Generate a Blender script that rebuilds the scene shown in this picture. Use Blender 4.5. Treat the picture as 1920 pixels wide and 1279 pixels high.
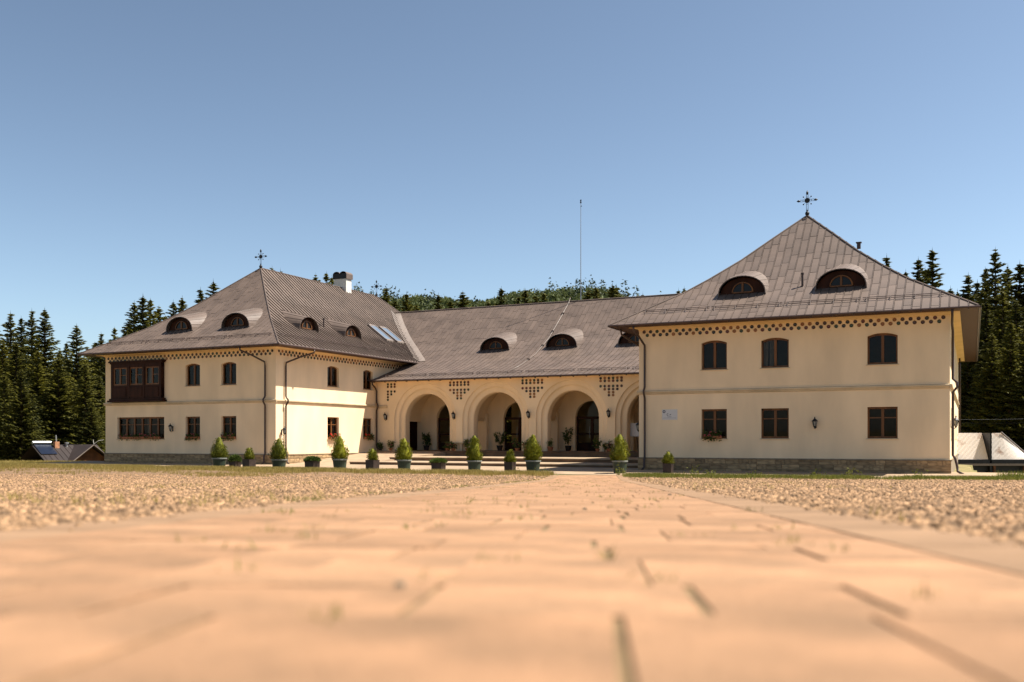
import bpy, math, random
import numpy as np
from mathutils import Vector, Matrix

# ------------------------------------------------------------------ reset
for o in list(bpy.data.objects):
    bpy.data.objects.remove(o, do_unlink=True)
SC = bpy.context.scene
COL = SC.collection
random.seed(7)
RNG = np.random.default_rng(11)
R = math.radians

# ------------------------------------------------------------------ camera
cam = bpy.data.cameras.new('camera')
camo = bpy.data.objects.new('camera', cam)
COL.objects.link(camo)
camo.location = (0, 0, 0)
camo.rotation_euler = (R(90), 0, 0)
cam.sensor_width = 36.0
cam.lens = 33.99
cam.shift_y = 0.0965
cam.clip_start = 0.05
cam.clip_end = 5000
cam.dof.use_dof = True
cam.dof.focus_distance = 52.0
cam.dof.aperture_fstop = 1.6
SC.camera = camo

# ------------------------------------------------------------------ sky, sun, exposure
SUN = Vector((0.585, 0.01, 1.0)).normalized()
elev = math.asin(SUN.z)
azim = math.atan2(SUN.x, SUN.y)
W = bpy.data.worlds.new('World')
SC.world = W
W.use_nodes = True
wn = W.node_tree
bg = wn.nodes['Background']
sky = wn.nodes.new('ShaderNodeTexSky')
sky.sky_type = 'NISHITA'
sky.sun_disc = False
sky.sun_elevation = elev
sky.sun_rotation = azim
sky.altitude = 1500
sky.air_density = 1.0
sky.dust_density = 3.0
sky.ozone_density = 1.0
gm = wn.nodes.new('ShaderNodeGamma')
gm.inputs[1].default_value = 1.4
hs_ = wn.nodes.new('ShaderNodeHueSaturation')
hs_.inputs['Saturation'].default_value = 0.78
hs_.inputs['Value'].default_value = 0.69
hs_.inputs['Hue'].default_value = 0.487
wn.links.new(sky.outputs['Color'], gm.inputs[0])
wn.links.new(gm.outputs[0], hs_.inputs['Color'])
wn.links.new(hs_.outputs[0], bg.inputs['Color'])
bg.inputs['Strength'].default_value = 0.05
sl = bpy.data.lights.new('sun', 'SUN')
sl.energy = 5.0
sl.angle = R(0.53)
sl.color = (1.0, 0.94, 0.84)
so = bpy.data.objects.new('sun', sl)
COL.objects.link(so)
so.rotation_euler = SUN.to_track_quat('Z', 'Y').to_euler()
so.location = (60, 0, 100)
SC.view_settings.view_transform = 'Standard'
SC.view_settings.look = 'None'
SC.view_settings.gamma = 1.0
SC.view_settings.exposure = 1.25
SC.view_settings.use_curve_mapping = False
SC.render.engine = 'CYCLES'

# ------------------------------------------------------------------ materials
MATS = {}


def nodes_of(name):
    m = bpy.data.materials.new(name)
    m.use_nodes = True
    nt = m.node_tree
    b = nt.nodes['Principled BSDF']
    MATS[name] = m
    return m, nt, b


def mat(name, col, rough=0.7, var=0.12, scale=3.0, bump=0.0, bscale=40.0, metal=0.0, spec=0.3,
        rand=0.0, tint=None, obj=True, detail=5.0, stretch=None):
    """colour with noise variation, random per object / island, and fine bump"""
    m, nt, b = nodes_of(name)
    N, L = nt.nodes, nt.links
    tc = N.new('ShaderNodeTexCoord')
    src = tc.outputs['Object']
    if stretch:
        mp = N.new('ShaderNodeMapping')
        mp.inputs['Scale'].default_value = stretch
        L.new(src, mp.inputs['Vector'])
        src = mp.outputs['Vector']
    nz = N.new('ShaderNodeTexNoise')
    nz.inputs['Scale'].default_value = scale
    nz.inputs['Detail'].default_value = detail
    L.new(src, nz.inputs['Vector'])
    mix = N.new('ShaderNodeMix')
    mix.data_type = 'RGBA'
    c = Vector(col)
    lo = tint if tint else tuple(x * (1 - 2.2 * var) for x in c)
    hi = tuple(min(1, x * (1 + 1.6 * var)) for x in c)
    mix.inputs[6].default_value = (*lo, 1)
    mix.inputs[7].default_value = (*hi, 1)
    ramp = N.new('ShaderNodeMapRange')
    ramp.inputs['From Min'].default_value = 0.3
    ramp.inputs['From Max'].default_value = 0.7
    L.new(nz.outputs['Fac'], ramp.inputs['Value'])
    L.new(ramp.outputs['Result'], mix.inputs[0])
    out = mix.outputs[2]
    if rand > 0:
        oi = N.new('ShaderNodeObjectInfo')
        ge = N.new('ShaderNodeNewGeometry')
        ad = N.new('ShaderNodeMath')
        ad.operation = 'ADD'
        L.new(oi.outputs['Random'], ad.inputs[0])
        L.new(ge.outputs['Random Per Island'], ad.inputs[1])
        fr = N.new('ShaderNodeMath')
        fr.operation = 'FRACT'
        L.new(ad.outputs[0], fr.inputs[0])
        mr = N.new('ShaderNodeMapRange')
        mr.inputs['To Min'].default_value = 1 - rand
        mr.inputs['To Max'].default_value = 1 + rand
        L.new(fr.outputs[0], mr.inputs['Value'])
        hs = N.new('ShaderNodeHueSaturation')
        L.new(out, hs.inputs['Color'])
        L.new(mr.outputs['Result'], hs.inputs['Value'])
        out = hs.outputs['Color']
    L.new(out, b.inputs['Base Color'])
    b.inputs['Roughness'].default_value = rough
    b.inputs['Metallic'].default_value = metal
    b.inputs['Specular IOR Level'].default_value = spec
    if bump > 0:
        n2 = N.new('ShaderNodeTexNoise')
        n2.inputs['Scale'].default_value = bscale
        n2.inputs['Detail'].default_value = 6
        L.new(src, n2.inputs['Vector'])
        bp = N.new('ShaderNodeBump')
        bp.inputs['Strength'].default_value = bump
        bp.inputs['Distance'].default_value = 0.02
        L.new(n2.outputs['Fac'], bp.inputs['Height'])
        L.new(bp.outputs['Normal'], b.inputs['Normal'])
    return m


def foliage(name, c0, c1, scale=0.8, trans=0.25):
    m, nt, b = nodes_of(name)
    N, L = nt.nodes, nt.links
    tc = N.new('ShaderNodeTexCoord')
    nz = N.new('ShaderNodeTexNoise')
    nz.inputs['Scale'].default_value = scale
    L.new(tc.outputs['Object'], nz.inputs['Vector'])
    ge = N.new('ShaderNodeNewGeometry')
    oi = N.new('ShaderNodeObjectInfo')
    a1 = N.new('ShaderNodeMath'); a1.operation = 'MULTIPLY_ADD'
    L.new(ge.outputs['Random Per Island'], a1.inputs[0]); a1.inputs[1].default_value = 0.45
    L.new(nz.outputs['Fac'], a1.inputs[2])
    a2 = N.new('ShaderNodeMath'); a2.operation = 'MULTIPLY_ADD'
    L.new(oi.outputs['Random'], a2.inputs[0]); a2.inputs[1].default_value = 0.4
    L.new(a1.outputs[0], a2.inputs[2])
    mr = N.new('ShaderNodeMapRange')
    mr.inputs['From Min'].default_value = 0.5
    mr.inputs['From Max'].default_value = 1.3
    L.new(a2.outputs[0], mr.inputs['Value'])
    mix = N.new('ShaderNodeMix'); mix.data_type = 'RGBA'
    mix.inputs[6].default_value = (*c0, 1); mix.inputs[7].default_value = (*c1, 1)
    L.new(mr.outputs['Result'], mix.inputs[0])
    L.new(mix.outputs[2], b.inputs['Base Color'])
    b.inputs['Roughness'].default_value = 0.65
    b.inputs['Specular IOR Level'].default_value = 0.25
    tr = N.new('ShaderNodeBsdfTranslucent')
    L.new(mix.outputs[2], tr.inputs['Color'])
    ms = N.new('ShaderNodeMixShader')
    ms.inputs[0].default_value = trans
    L.new(b.outputs[0], ms.inputs[1]); L.new(tr.outputs[0], ms.inputs[2])
    L.new(ms.outputs[0], N['Material Output'].inputs['Surface'])
    return m


def glass(name, tint=(0.6, 0.62, 0.6)):
    m, nt, b = nodes_of(name)
    N, L = nt.nodes, nt.links
    N.remove(b)
    t = N.new('ShaderNodeBsdfTransparent'); t.inputs['Color'].default_value = (*tint, 1)
    g = N.new('ShaderNodeBsdfGlossy'); g.inputs['Roughness'].default_value = 0.03
    f = N.new('ShaderNodeFresnel'); f.inputs['IOR'].default_value = 1.28
    ms = N.new('ShaderNodeMixShader')
    L.new(f.outputs[0], ms.inputs[0]); L.new(t.outputs[0], ms.inputs[1]); L.new(g.outputs[0], ms.inputs[2])
    L.new(ms.outputs[0], N['Material Output'].inputs['Surface'])
    return m


PL = mat('plaster', (0.79, 0.60, 0.385), 0.85, 0.05, 0.8, 0.12, 30, stretch=(1, 1, 0.35), detail=8)
mat('ochre_plaster', (0.72, 0.51, 0.26), 0.85, 0.05, 0.5, 0.1, 30)
mat('moulding_stone', (0.54, 0.42, 0.27), 0.8, 0.08, 1.5, 0.1, 30)
mat('roof_metal', (0.116, 0.083, 0.065), 0.50, 0.09, 0.9, 0.08, 5, 0.0, 0.4, rand=0.09, detail=8)
mat('roof_deck', (0.05, 0.036, 0.03), 0.7)
mat('flashing', (0.15, 0.118, 0.098), 0.45, 0.06, 1.0, 0, 1, 0.0, 0.5)
mat('dark_metal', (0.055, 0.03, 0.022), 0.45, 0.15, 2, 0, 1, 0.2, 0.5)
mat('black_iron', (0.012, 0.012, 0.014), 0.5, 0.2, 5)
mat('steel', (0.34, 0.34, 0.34), 0.45, 0.05, 3, 0, 1, 0.6)
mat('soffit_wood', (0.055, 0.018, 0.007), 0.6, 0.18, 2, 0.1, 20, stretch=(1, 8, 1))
mat('frame_wood', (0.15, 0.06, 0.018), 0.5, 0.2, 3, 0.05, 30, stretch=(1, 1, 0.2), rand=0.15)
mat('dark_wood', (0.034, 0.011, 0.005), 0.6, 0.2, 3, 0.08, 30, spec=0.12, stretch=(1, 1, 0.2))
mat('curtain', (0.36, 0.35, 0.33), 0.9, 0.1, 6)
mat('room_shade', (0.055, 0.035, 0.02), 0.95)  # dark colour standing in for the shade of unlit interiors
glass('pane_glass', (0.55, 0.52, 0.47))
mat('skylight_glass', (0.12, 0.15, 0.19), 0.1, 0.05, 1, 0, 1, 0.0, 0.5)
mat('plinth_stone', (0.33, 0.22, 0.115), 0.85, 0.22, 2.2, 0.3, 18, rand=0.28)
mat('mortar', (0.25, 0.19, 0.125), 0.95, 0.1, 4)
for nm, c in (('disc_green', (0.035, 0.05, 0.02)), ('disc_brown', (0.06, 0.022, 0.012)), ('disc_amber', (0.25, 0.095, 0.02)),
              ('disc_dark', (0.022, 0.015, 0.012)), ('disc_red', (0.12, 0.03, 0.018))):
    mat(nm, c, 0.25, 0.15, 8, 0, 1, 0, 0.6)
mat('paver', (0.285, 0.158, 0.086), 0.9, 0.16, 3.4, 0.45, 60, rand=0.14, detail=9, spec=0.15, tint=(0.185, 0.112, 0.064))
mat('paver_edge', (0.235, 0.145, 0.084), 0.9, 0.13, 1.6, 0.35, 50, rand=0.08, detail=9, spec=0.15)
mat('joint_sand', (0.155, 0.105, 0.050), 0.95, 0.25, 6, 0.3, 80)
mat('forecourt_stone', (0.29, 0.205, 0.13), 0.85, 0.10, 1.2, 0.15, 30)
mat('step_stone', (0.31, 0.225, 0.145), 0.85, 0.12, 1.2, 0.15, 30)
mat('step_stone_dark', (0.14, 0.085, 0.048), 0.85, 0.15, 1.2, 0.15, 30)
mat('gravel_bed', (0.175, 0.105, 0.056), 0.95, 0.28, 9, 0.9, 45, detail=10)
mat('gravel_stone', (0.240, 0.143, 0.075), 0.9, 0.15, 6, 0.2, 60, rand=0.55)
mat('ground_soil', (0.15, 0.115, 0.05), 0.95, 0.35, 0.7, 0.5, 12, tint=(0.08, 0.078, 0.022))
foliage('grass_dry', (0.20, 0.165, 0.035), (0.36, 0.26, 0.085), 1.5, 0.45)
foliage('grass_green', (0.085, 0.105, 0.014), (0.20, 0.185, 0.035), 1.5, 0.45)
foliage('spruce_needles', (0.018, 0.024, 0.006), (0.155, 0.140, 0.018), 0.35, 0.35)
foliage('broadleaf', (0.055, 0.075, 0.028), (0.125, 0.14, 0.045), 0.06, 0.25)  # lightened so distance haze is painted into the far leaves
foliage('conifer_far', (0.025, 0.036, 0.018), (0.055, 0.068, 0.028), 0.06, 0.15)
foliage('dwarf_conifer', (0.032, 0.044, 0.003), (0.21, 0.205, 0.007), 5.0, 0.2)
foliage('shrub_leaf', (0.03, 0.055, 0.012), (0.10, 0.13, 0.02), 5.0, 0.25)
mat('petal_red', (0.55, 0.03, 0.02), 0.6, 0.2, 9)
mat('petal_pink', (0.50, 0.10, 0.12), 0.6, 0.2, 9)
mat('bark', (0.09, 0.06, 0.04), 0.95, 0.25, 3, 0.4, 12)
mat('pot_green', (0.028, 0.042, 0.028), 0.5, 0.1, 4)
mat('pot_rim', (0.20, 0.21, 0.19), 0.5, 0.08, 4)
mat('pot_dark', (0.035, 0.024, 0.02), 0.55, 0.15, 4)
mat('terracotta', (0.33, 0.12, 0.05), 0.8, 0.12, 6)
mat('potting_soil', (0.10, 0.07, 0.05), 0.95, 0.3, 20)
mat('white_paint', (0.62, 0.58, 0.52), 0.7, 0.04, 2)
mat('sign_white', (0.60, 0.57, 0.54), 0.45, 0.03, 2)
mat('sign_ink', (0.03, 0.03, 0.04), 0.5)
mat('sign_blue', (0.02, 0.03, 0.07), 0.5)
mat('lamp_glass', (0.30, 0.30, 0.27), 0.25, 0.1, 5)
mat('hut_roof', (0.030, 0.021, 0.018), 0.55, 0.10, 0.8, 0.05, 6, rand=0.12)
mat('hut_wall', (0.10, 0.07, 0.035), 0.85, 0.2, 2)
mat('hut_timber', (0.09, 0.035, 0.015), 0.7, 0.2, 2)
mat('brick_chimney', (0.36, 0.17, 0.09), 0.9, 0.15, 6)
mat('solar_glass', (0.005, 0.009, 0.022), 0.35, 0.1, 2, 0, 1, 0, 0.3)


def rusty(name):
    m, nt, b = nodes_of(name)
    N, L = nt.nodes, nt.links
    tc = N.new('ShaderNodeTexCoord')
    nz = N.new('ShaderNodeTexNoise'); nz.inputs['Scale'].default_value = 0.9; nz.inputs['Detail'].default_value = 8
    L.new(tc.outputs['Object'], nz.inputs['Vector'])
    mr = N.new('ShaderNodeMapRange'); mr.inputs['From Min'].default_value = 0.56; mr.inputs['From Max'].default_value = 0.68
    L.new(nz.outputs['Fac'], mr.inputs['Value'])
    mix = N.new('ShaderNodeMix'); mix.data_type = 'RGBA'
    mix.inputs[6].default_value = (0.64, 0.58, 0.52, 1); mix.inputs[7].default_value = (0.24, 0.11, 0.05, 1)
    L.new(mr.outputs['Result'], mix.inputs[0]); L.new(mix.outputs[2], b.inputs['Base Color'])
    b.inputs['Roughness'].default_value = 0.5
    return m


rusty('old_zinc')


def M(n):
    return MATS[n]


# ------------------------------------------------------------------ mesh helpers
class MB:
    def __init__(s):
        s.v = []; s.f = []

    def add(s, vs, fs):
        n = len(s.v)
        s.v += [tuple(p) for p in vs]
        s.f += [tuple(i + n for i in f) for f in fs]
        return s

    def quad(s, a, b, c, d):
        return s.add([a, b, c, d], [(0, 1, 2, 3)])

    def box(s, x0, x1, y0, y1, z0, z1):
        vs = [(x, y, z) for z in (z0, z1) for y in (y0, y1) for x in (x0, x1)]
        return s.add(vs, [(0, 2, 3, 1), (4, 5, 7, 6), (0, 1, 5, 4), (2, 6, 7, 3), (0, 4, 6, 2), (1, 3, 7, 5)])

    def bbox(s, x0, x1, y0, y1, z0, z1, c=0.01):
        """box with chamfered vertical and top edges"""
        lo = [(x0, y0 + c), (x0 + c, y0), (x1 - c, y0), (x1, y0 + c), (x1, y1 - c), (x1 - c, y1), (x0 + c, y1), (x0, y1 - c)]
        ins = [(min(max(x, x0 + c), x1 - c), min(max(y, y0 + c), y1 - c)) for x, y in lo]
        vs = [(x, y, z0) for x, y in lo] + [(x, y, z1 - c) for x, y in lo] + [(x, y, z1) for x, y in ins]
        fs = [tuple(range(7, -1, -1))]
        for k in range(8):
            j = (k + 1) % 8
            fs += [(k, j, 8 + j, 8 + k), (8 + k, 8 + j, 16 + j, 16 + k)]
        fs.append(tuple(range(16, 24)))
        return s.add(vs, fs)

    def tube(s, pts, r, n=8, cap=True):
        pts = [Vector(p) for p in pts]
        vs = []; fs = []
        rs = r if isinstance(r, (list, tuple)) else [r] * len(pts)
        prev = None
        for i, p in enumerate(pts):
            d = (pts[min(i + 1, len(pts) - 1)] - pts[max(i - 1, 0)])
            d.normalize()
            ref = prev if prev is not None else (Vector((0, 0, 1)) if abs(d.z) < 0.9 else Vector((1, 0, 0)))
            u = ref - d * ref.dot(d)
            if u.length < 1e-4:
                u = d.orthogonal()
            u.normalize(); prev = u
            w = d.cross(u)
            for k in range(n):
                t = 2 * math.pi * k / n
                vs.append(p + (u * math.cos(t) + w * math.sin(t)) * rs[i])
        for i in range(len(pts) - 1):
            for k in range(n):
                j = (k + 1) % n
                fs.append((i * n + k, i * n + j, (i + 1) * n + j, (i + 1) * n + k))
        if cap:
            fs.append(tuple(range(n - 1, -1, -1)))
            fs.append(tuple((len(pts) - 1) * n + k for k in range(n)))
        return s.add(vs, fs)

    def lathe(s, prof, n=16, c=(0, 0, 0), axis='z', sq=False):
        vs = []; fs = []
        for r, z in prof:
            for k in range(n):
                t = 2 * math.pi * (k + (0.5 if sq else 0)) / n
                x, y = r * math.cos(t), r * math.sin(t)
                if axis == 'z':
                    vs.append((c[0] + x, c[1] + y, c[2] + z))
                else:
                    vs.append((c[0] + x, c[1] + z, c[2] + y))
        for i in range(len(prof) - 1):
            for k in range(n):
                j = (k + 1) % n
                fs.append((i * n + k, i * n + j, (i + 1) * n + j, (i + 1) * n + k))
        fs.append(tuple(range(n - 1, -1, -1)))
        fs.append(tuple((len(prof) - 1) * n + k for k in range(n)))
        return s.add(vs, fs)

    def ball(s, c, r, n=10):
        prof = [(max(1e-3, r * math.sin(math.pi * i / 6)), -r * math.cos(math.pi * i / 6)) for i in range(7)]
        return s.lathe(prof, n, c)

    def mesh(s, name, m, smooth=False):
        me = bpy.data.meshes.new(name)
        me.from_pydata(s.v, [], s.f)
        me.materials.append(M(m))
        if smooth:
            me.polygons.foreach_set('use_smooth', [True] * len(me.polygons))
        me.update()
        return me


def link(name, me, parent=None, loc=(0, 0, 0), rz=0.0):
    o = bpy.data.objects.new(name, me)
    COL.objects.link(o)
    o.location = loc
    o.rotation_euler = (0, 0, rz)
    if parent is not None:
        o.parent = parent
    return o


def obj(name, mb, m, parent=None, loc=(0, 0, 0), rz=0.0, smooth=False):
    return link(name, mb.mesh(name, m, smooth), parent, loc, rz)


def tag(o, label=None, cat=None, group=None, kind=None):
    if label: o['label'] = label
    if cat: o['category'] = cat
    if group: o['group'] = group
    if kind: o['kind'] = kind
    return o


def thing(name, label, cat, loc=(0, 0, 0), rz=0.0, group=None):
    return tag(link(name, None, None, loc, rz), label, cat, group)


def npmesh(name, V, F, m, smooth=False):
    """numpy mesh; F is (n,k)"""
    me = bpy.data.meshes.new(name)
    V = np.asarray(V, np.float32); F = np.asarray(F, np.int32)
    n, k = F.shape
    me.vertices.add(len(V)); me.vertices.foreach_set('co', V.ravel())
    me.loops.add(n * k); me.loops.foreach_set('vertex_index', F.ravel())
    me.polygons.add(n); me.polygons.foreach_set('loop_start', np.arange(0, n * k, k, dtype=np.int32))
    me.polygons.foreach_set('loop_total', np.full(n, k, np.int32))
    if smooth:
        me.polygons.foreach_set('use_smooth', np.ones(n, bool))
    me.materials.append(M(m))
    me.update(calc_edges=True)
    return me


# ------------------------------------------------------------------ frame of the building
TH = 0.44414
CT, ST = math.cos(TH), math.sin(TH)
BX, BY = 6.55, 49.87
BASE = -1.63


def b2w(a, b, z=0.0):
    return (BX + a * CT + b * ST, BY - a * ST + b * CT, z)


def w2b(x, y):
    return ((x - BX) * CT - (y - BY) * ST, (x - BX) * ST + (y - BY) * CT)


WR = 14.61                      # wing width
L1 = -23.48                     # inner wall of the far wing
L0 = L1 - WR
WB = 29.6                       # wing depth
ARC = 11.2                      # arcade wall plane
ZB, ZE, ZP = 2.45, 5.76, -0.91  # belt course, wall head, plinth top
OV = 1.156                      # eave overhang
ZFL = -0.76                     # arcade floor


# ------------------------------------------------------------------ ground
def sstep(x, a, b):
    t = np.clip((x - a) / (b - a), 0, 1)
    return t * t * (3 - 2 * t)


def ground_h(x, y):
    x = np.asarray(x, float); y = np.asarray(y, float)
    yy = np.maximum(y, -40)
    z = -(0.2 + 0.0364 * yy)
    k = 0.22
    z = np.where(z > BASE + k, z, np.where(z < BASE - k, BASE, BASE + (z - BASE + k) ** 2 / (4 * k)))
    a = (x - BX) * CT - (y - BY) * ST
    b = (x - BX) * ST + (y - BY) * CT
    out = np.maximum(np.maximum(-40.0 - a, a - 19.0) * 0.8, 0)
    edge = 40 - np.where(a > 0, 38.5, 37.0) * np.where(a > 0, sstep(a - 15.6, -0.5, 0.5), sstep(-40.0 - a, -1.5, 2.5))
    drop = np.clip((b - edge) / 11.0, 0, 1) ** 1.15 * 4.6
    z = z - drop * sstep(y, 20, 42)
    # far hillsides rise beyond the valley
    hill = sstep(y, 230, 560) * (73 + 3 * np.exp(-((x - 32) / 26) ** 2) + 2.0 * np.sin(x / 19.0) + 1.2 * np.sin(x / 7.3 + 1)
                                 - 6 * sstep(x, 55, 110) - 40 * sstep(-x, 105, 215))
    side = sstep(np.abs(x + 4) - 0.5 * y, 20, 140) * 10 * sstep(y, 60, 200)
    return z + hill + side


def axis_pts(parts):
    out = []
    for a, b, n in parts:
        out += list(np.linspace(a, b, n, endpoint=False))
    return np.array(out + [parts[-1][1]])


gx = axis_pts([(-900, -200, 14), (-200, -60, 28), (-60, 60, 120), (60, 200, 28), (200, 900, 14)])
gy = axis_pts([(-80, 0, 16), (0, 100, 100), (100, 240, 35), (240, 640, 60), (640, 1500, 10)])
XX, YY = np.meshgrid(gx, gy)
ZZ = ground_h(XX, YY) - 0.02
V = np.stack([XX, YY, ZZ], -1).reshape(-1, 3)
nx = len(gx)
i0 = (np.arange(len(gy) - 1)[:, None] * nx + np.arange(nx - 1)[None]).ravel()
F = np.stack([i0, i0 + 1, i0 + 1 + nx, i0 + nx], -1)
g = link('ground', npmesh('ground', V, F, 'ground_soil', True))
tag(g, kind='structure')

# path axis: left gravel edge x = PL0 + PS*y
PS = 0.0888
PA, PBX = -2.21, 1.27           # left outer edge, right outer edge at y=0
BAND = 0.42


def sheet(name, poly_fn, ys, m, dz, ncol=8):
    """strip of ground between x = f0(y) and x = f1(y) lying dz above the terrain"""
    vs = []; fs = []
    for y in ys:
        xa, xb = poly_fn(y)
        for k in range(ncol + 1):
            x = xa + (xb - xa) * k / ncol
            vs.append((x, y, float(ground_h(x, y)) + dz))
    for i in range(len(ys) - 1):
        for k in range(ncol):
            q = i * (ncol + 1) + k
            fs.append((q, q + 1, q + ncol + 2, q + ncol + 1))
    mb = MB().add(vs, fs)
    return tag(obj(name, mb, m, smooth=True), kind='structure')


def front_y(x, b=-5.3):
    """y of the forecourt's front edge (building line b) at world x"""
    return (b + BX * ST + BY * CT - x * ST) / CT


def gravel_end(x):
    return front_y(x, -6.2)


ysn = list(np.linspace(-6, 0, 7)) + list(np.linspace(0.5, 12, 24)) + list(np.linspace(12.5, 46, 68))
# gravel yards (left and right of the path)


def gravel(name, f0, f1):
    vs = []; fs = []; nc = 30
    for i in range(61):
        t = i / 60
        for k in range(nc + 1):
            s = k / nc
            x0, x1 = f0(0), f1(0)
            # iterate in y from -8 to the diagonal front edge
            xe = None
            y = None
            # x position depends on y through the path edge; solve by two passes
            yend = 40.0
            for _ in range(3):
                xx = f0(yend) + (f1(yend) - f0(yend)) * s
                yend = gravel_end(xx)
            y = -8 + (yend + 8) * t
            x = f0(y) + (f1(y) - f0(y)) * s
            vs.append((x, y, float(ground_h(x, y)) - 0.006))
    for i in range(60):
        for k in range(nc):
            q = i * (nc + 1) + k
            fs.append((q, q + 1, q + nc + 2, q + nc + 1))
    return tag(obj(name, MB().add(vs, fs), 'gravel_bed', smooth=True), kind='structure')


gravel('gravel_yard', lambda y: -9 - 0.62 * max(y, 0), lambda y: PA + PS * y)
gravel('gravel_yard', lambda y: PBX + PS * y, lambda y: 9 + 0.62 * max(y, 0))
PEND = 44.6
pathbed = sheet('path', lambda y: (PA + PS * y, PBX + PS * y), [v for v in ysn if v < 44] + [PEND], 'joint_sand', -0.0055)

# paving slabs: columns along the path, staggered lengths; the nearest are pieces of their own
cols = []
x = PA
cols.append((PA, PA + BAND, True))
ncol = 7
cw = (PBX - PA - 2 * BAND) / ncol
for k in range(ncol):
    cols.append((PA + BAND + k * cw, PA + BAND + (k + 1) * cw, False))
cols.append((PBX - BAND, PBX, True))
slabs = []
for (c0, c1, edge) in (cols[0], cols[-1]):
    y = -1.2 - random.random() * 0.5
    while y < PEND - 0.2:
        y2 = min(y + 0.8, PEND)
        slabs.append((y, y2, c0, c1, 0.004, 0.012 if c0 > 0 else 0.006, True))
        y = y2
y = -1.3
while y < PEND - 0.2:
    y2 = min(y + random.choice((0.30, 0.38, 0.38, 0.52)), PEND)
    gp = random.choice((0.001, 0.003, 0.007))
    xa = PA + BAND
    xend = PBX - BAND
    while xa < xend - 0.01:
        xb = xa + random.uniform(0.26, 0.62)
        if xend - xb < 0.2:
            xb = xend
        gx_ = 0.0008 if random.random() < 0.35 else random.uniform(0.004, 0.013)
        slabs.append((y, y2, xa, xb, gp, gx_, False))
        xa = xb
    y = y2


def slab_geo(s, rng=random):
    y0, y1, c0, c1, gp, gx_, edge = s
    ya, yb = y0 + gp, y1 - gp
    t = 0.035
    cc = 0.0016
    dz = rng.uniform(-0.001, 0.0015)
    vs = []
    if not edge:
        gx_ = gx_ + rng.uniform(0, 0.0008)
    pts = [(c0 + gx_, ya), (c1 - gx_ * 0.6, ya), (c1 - gx_ * 0.6, yb), (c0 + gx_, yb)]
    ins = [(c0 + gx_ + cc, ya + cc), (c1 - gx_ * 0.6 - cc, ya + cc), (c1 - gx_ * 0.6 - cc, yb - cc), (c0 + gx_ + cc, yb - cc)]
    tl = rng.uniform(-0.001, 0.001)
    for lst, off in ((pts, -t), (pts, -cc), (ins, 0.0)):
        for n, (px, py) in enumerate(lst):
            wx = px + PS * py
            vs.append((wx, py, float(ground_h(wx, py)) + off + dz + (tl if n in (0, 3) else -tl)))
    fs = [(8, 9, 10, 11)]
    for k in range(4):
        j = (k + 1) % 4
        fs += [(k, j, 4 + j, 4 + k), (4 + k, 4 + j, 8 + j, 8 + k)]
    return vs, fs


slabs.sort(key=lambda s: (s[0] < 0.2) * 100 + abs(s[0]))
rest = {True: MB(), False: MB()}
for n, s in enumerate(slabs):
    vs, fs = slab_geo(s)
    if n < 300:
        c = Vector(vs[8])
        mb = MB().add([Vector(v) - c for v in vs], fs)
        obj('paving_slab', mb, 'paver_edge' if s[6] else 'paver', pathbed, c)
    else:
        rest[s[6]].add(vs, fs)
for e, nm in ((False, 'far_paving_slabs'), (True, 'far_edge_slabs')):
    tag(obj(nm, rest[e], 'paver_edge' if e else 'paver', pathbed), kind='stuff')

# forecourt paving, terraces and ramp in front of the arcade
FC = MB()


def fz(b):
    return -1.60 + (b + 5.3) * (0.10 / 7.0)


A_LEFT, A_RIGHT = -41.5, 19.5
bs = np.linspace(-5.3, 1.6, 8)
for i in range(len(bs) - 1):
    for aa, ab in ((A_LEFT, L0), (L0, L1), (L1, 0), (0, WR), (WR, A_RIGHT)):
        b0, b1 = bs[i], bs[i + 1]
        FC.quad(b2w(aa, b0, fz(b0) - (0.03 if i == 0 else 0)), b2w(ab, b0, fz(b0) - (0.03 if i == 0 else 0)), b2w(ab, b1, fz(b1)), b2w(aa, b1, fz(b1)))
FC.quad(b2w(A_LEFT, -5.3, -1.95), b2w(A_RIGHT, -5.3, -1.95), b2w(A_RIGHT, -5.3, fz(-5.3) - 0.03), b2w(A_LEFT, -5.3, fz(-5.3) - 0.03))
FC.quad(b2w(WR, 1.6, fz(1.6)), b2w(A_RIGHT, 1.6, fz(1.6)), b2w(A_RIGHT, 4.5, -1.62), b2w(WR, 4.5, -1.62))
tag(obj('forecourt', FC, 'forecourt_stone'), kind='structure')
RA = -18.6
RP = MB()
RP.quad(b2w(L1, 1.6, -1.502), b2w(RA, 1.6, -1.502), b2w(RA + 1.6, ARC, ZFL - 0.02), b2w(L1, ARC, ZFL - 0.02))
RP.quad(b2w(RA, 1.6, -1.502), b2w(RA, 1.6, -1.7), b2w(RA + 1.6, ARC, -1.7), b2w(RA + 1.6, ARC, ZFL - 0.02))
tag(obj('ramp', RP, 'forecourt_stone'), kind='structure')
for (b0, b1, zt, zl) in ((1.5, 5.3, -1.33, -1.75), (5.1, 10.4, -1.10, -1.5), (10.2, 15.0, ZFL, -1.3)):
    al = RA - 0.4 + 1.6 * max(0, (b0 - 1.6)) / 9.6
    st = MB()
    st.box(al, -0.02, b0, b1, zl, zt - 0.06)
    s_ = obj('step', st, 'step_stone_dark', loc=b2w(0, 0), rz=-TH)
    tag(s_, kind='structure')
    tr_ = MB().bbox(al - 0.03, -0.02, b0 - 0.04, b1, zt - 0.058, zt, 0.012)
    obj('step_tread', tr_, 'step_stone' if zt < -1 else 'step_stone_dark', s_)  # platform tread coloured darker to put in the porch shade

# ------------------------------------------------------------------ the building
BLD = thing('monastery_building', 'cream two-winged monastery building with brown hipped roofs and an arched arcade between the wings', 'building',
            b2w(0, 0, BASE), -TH)
UP = -BASE


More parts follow.
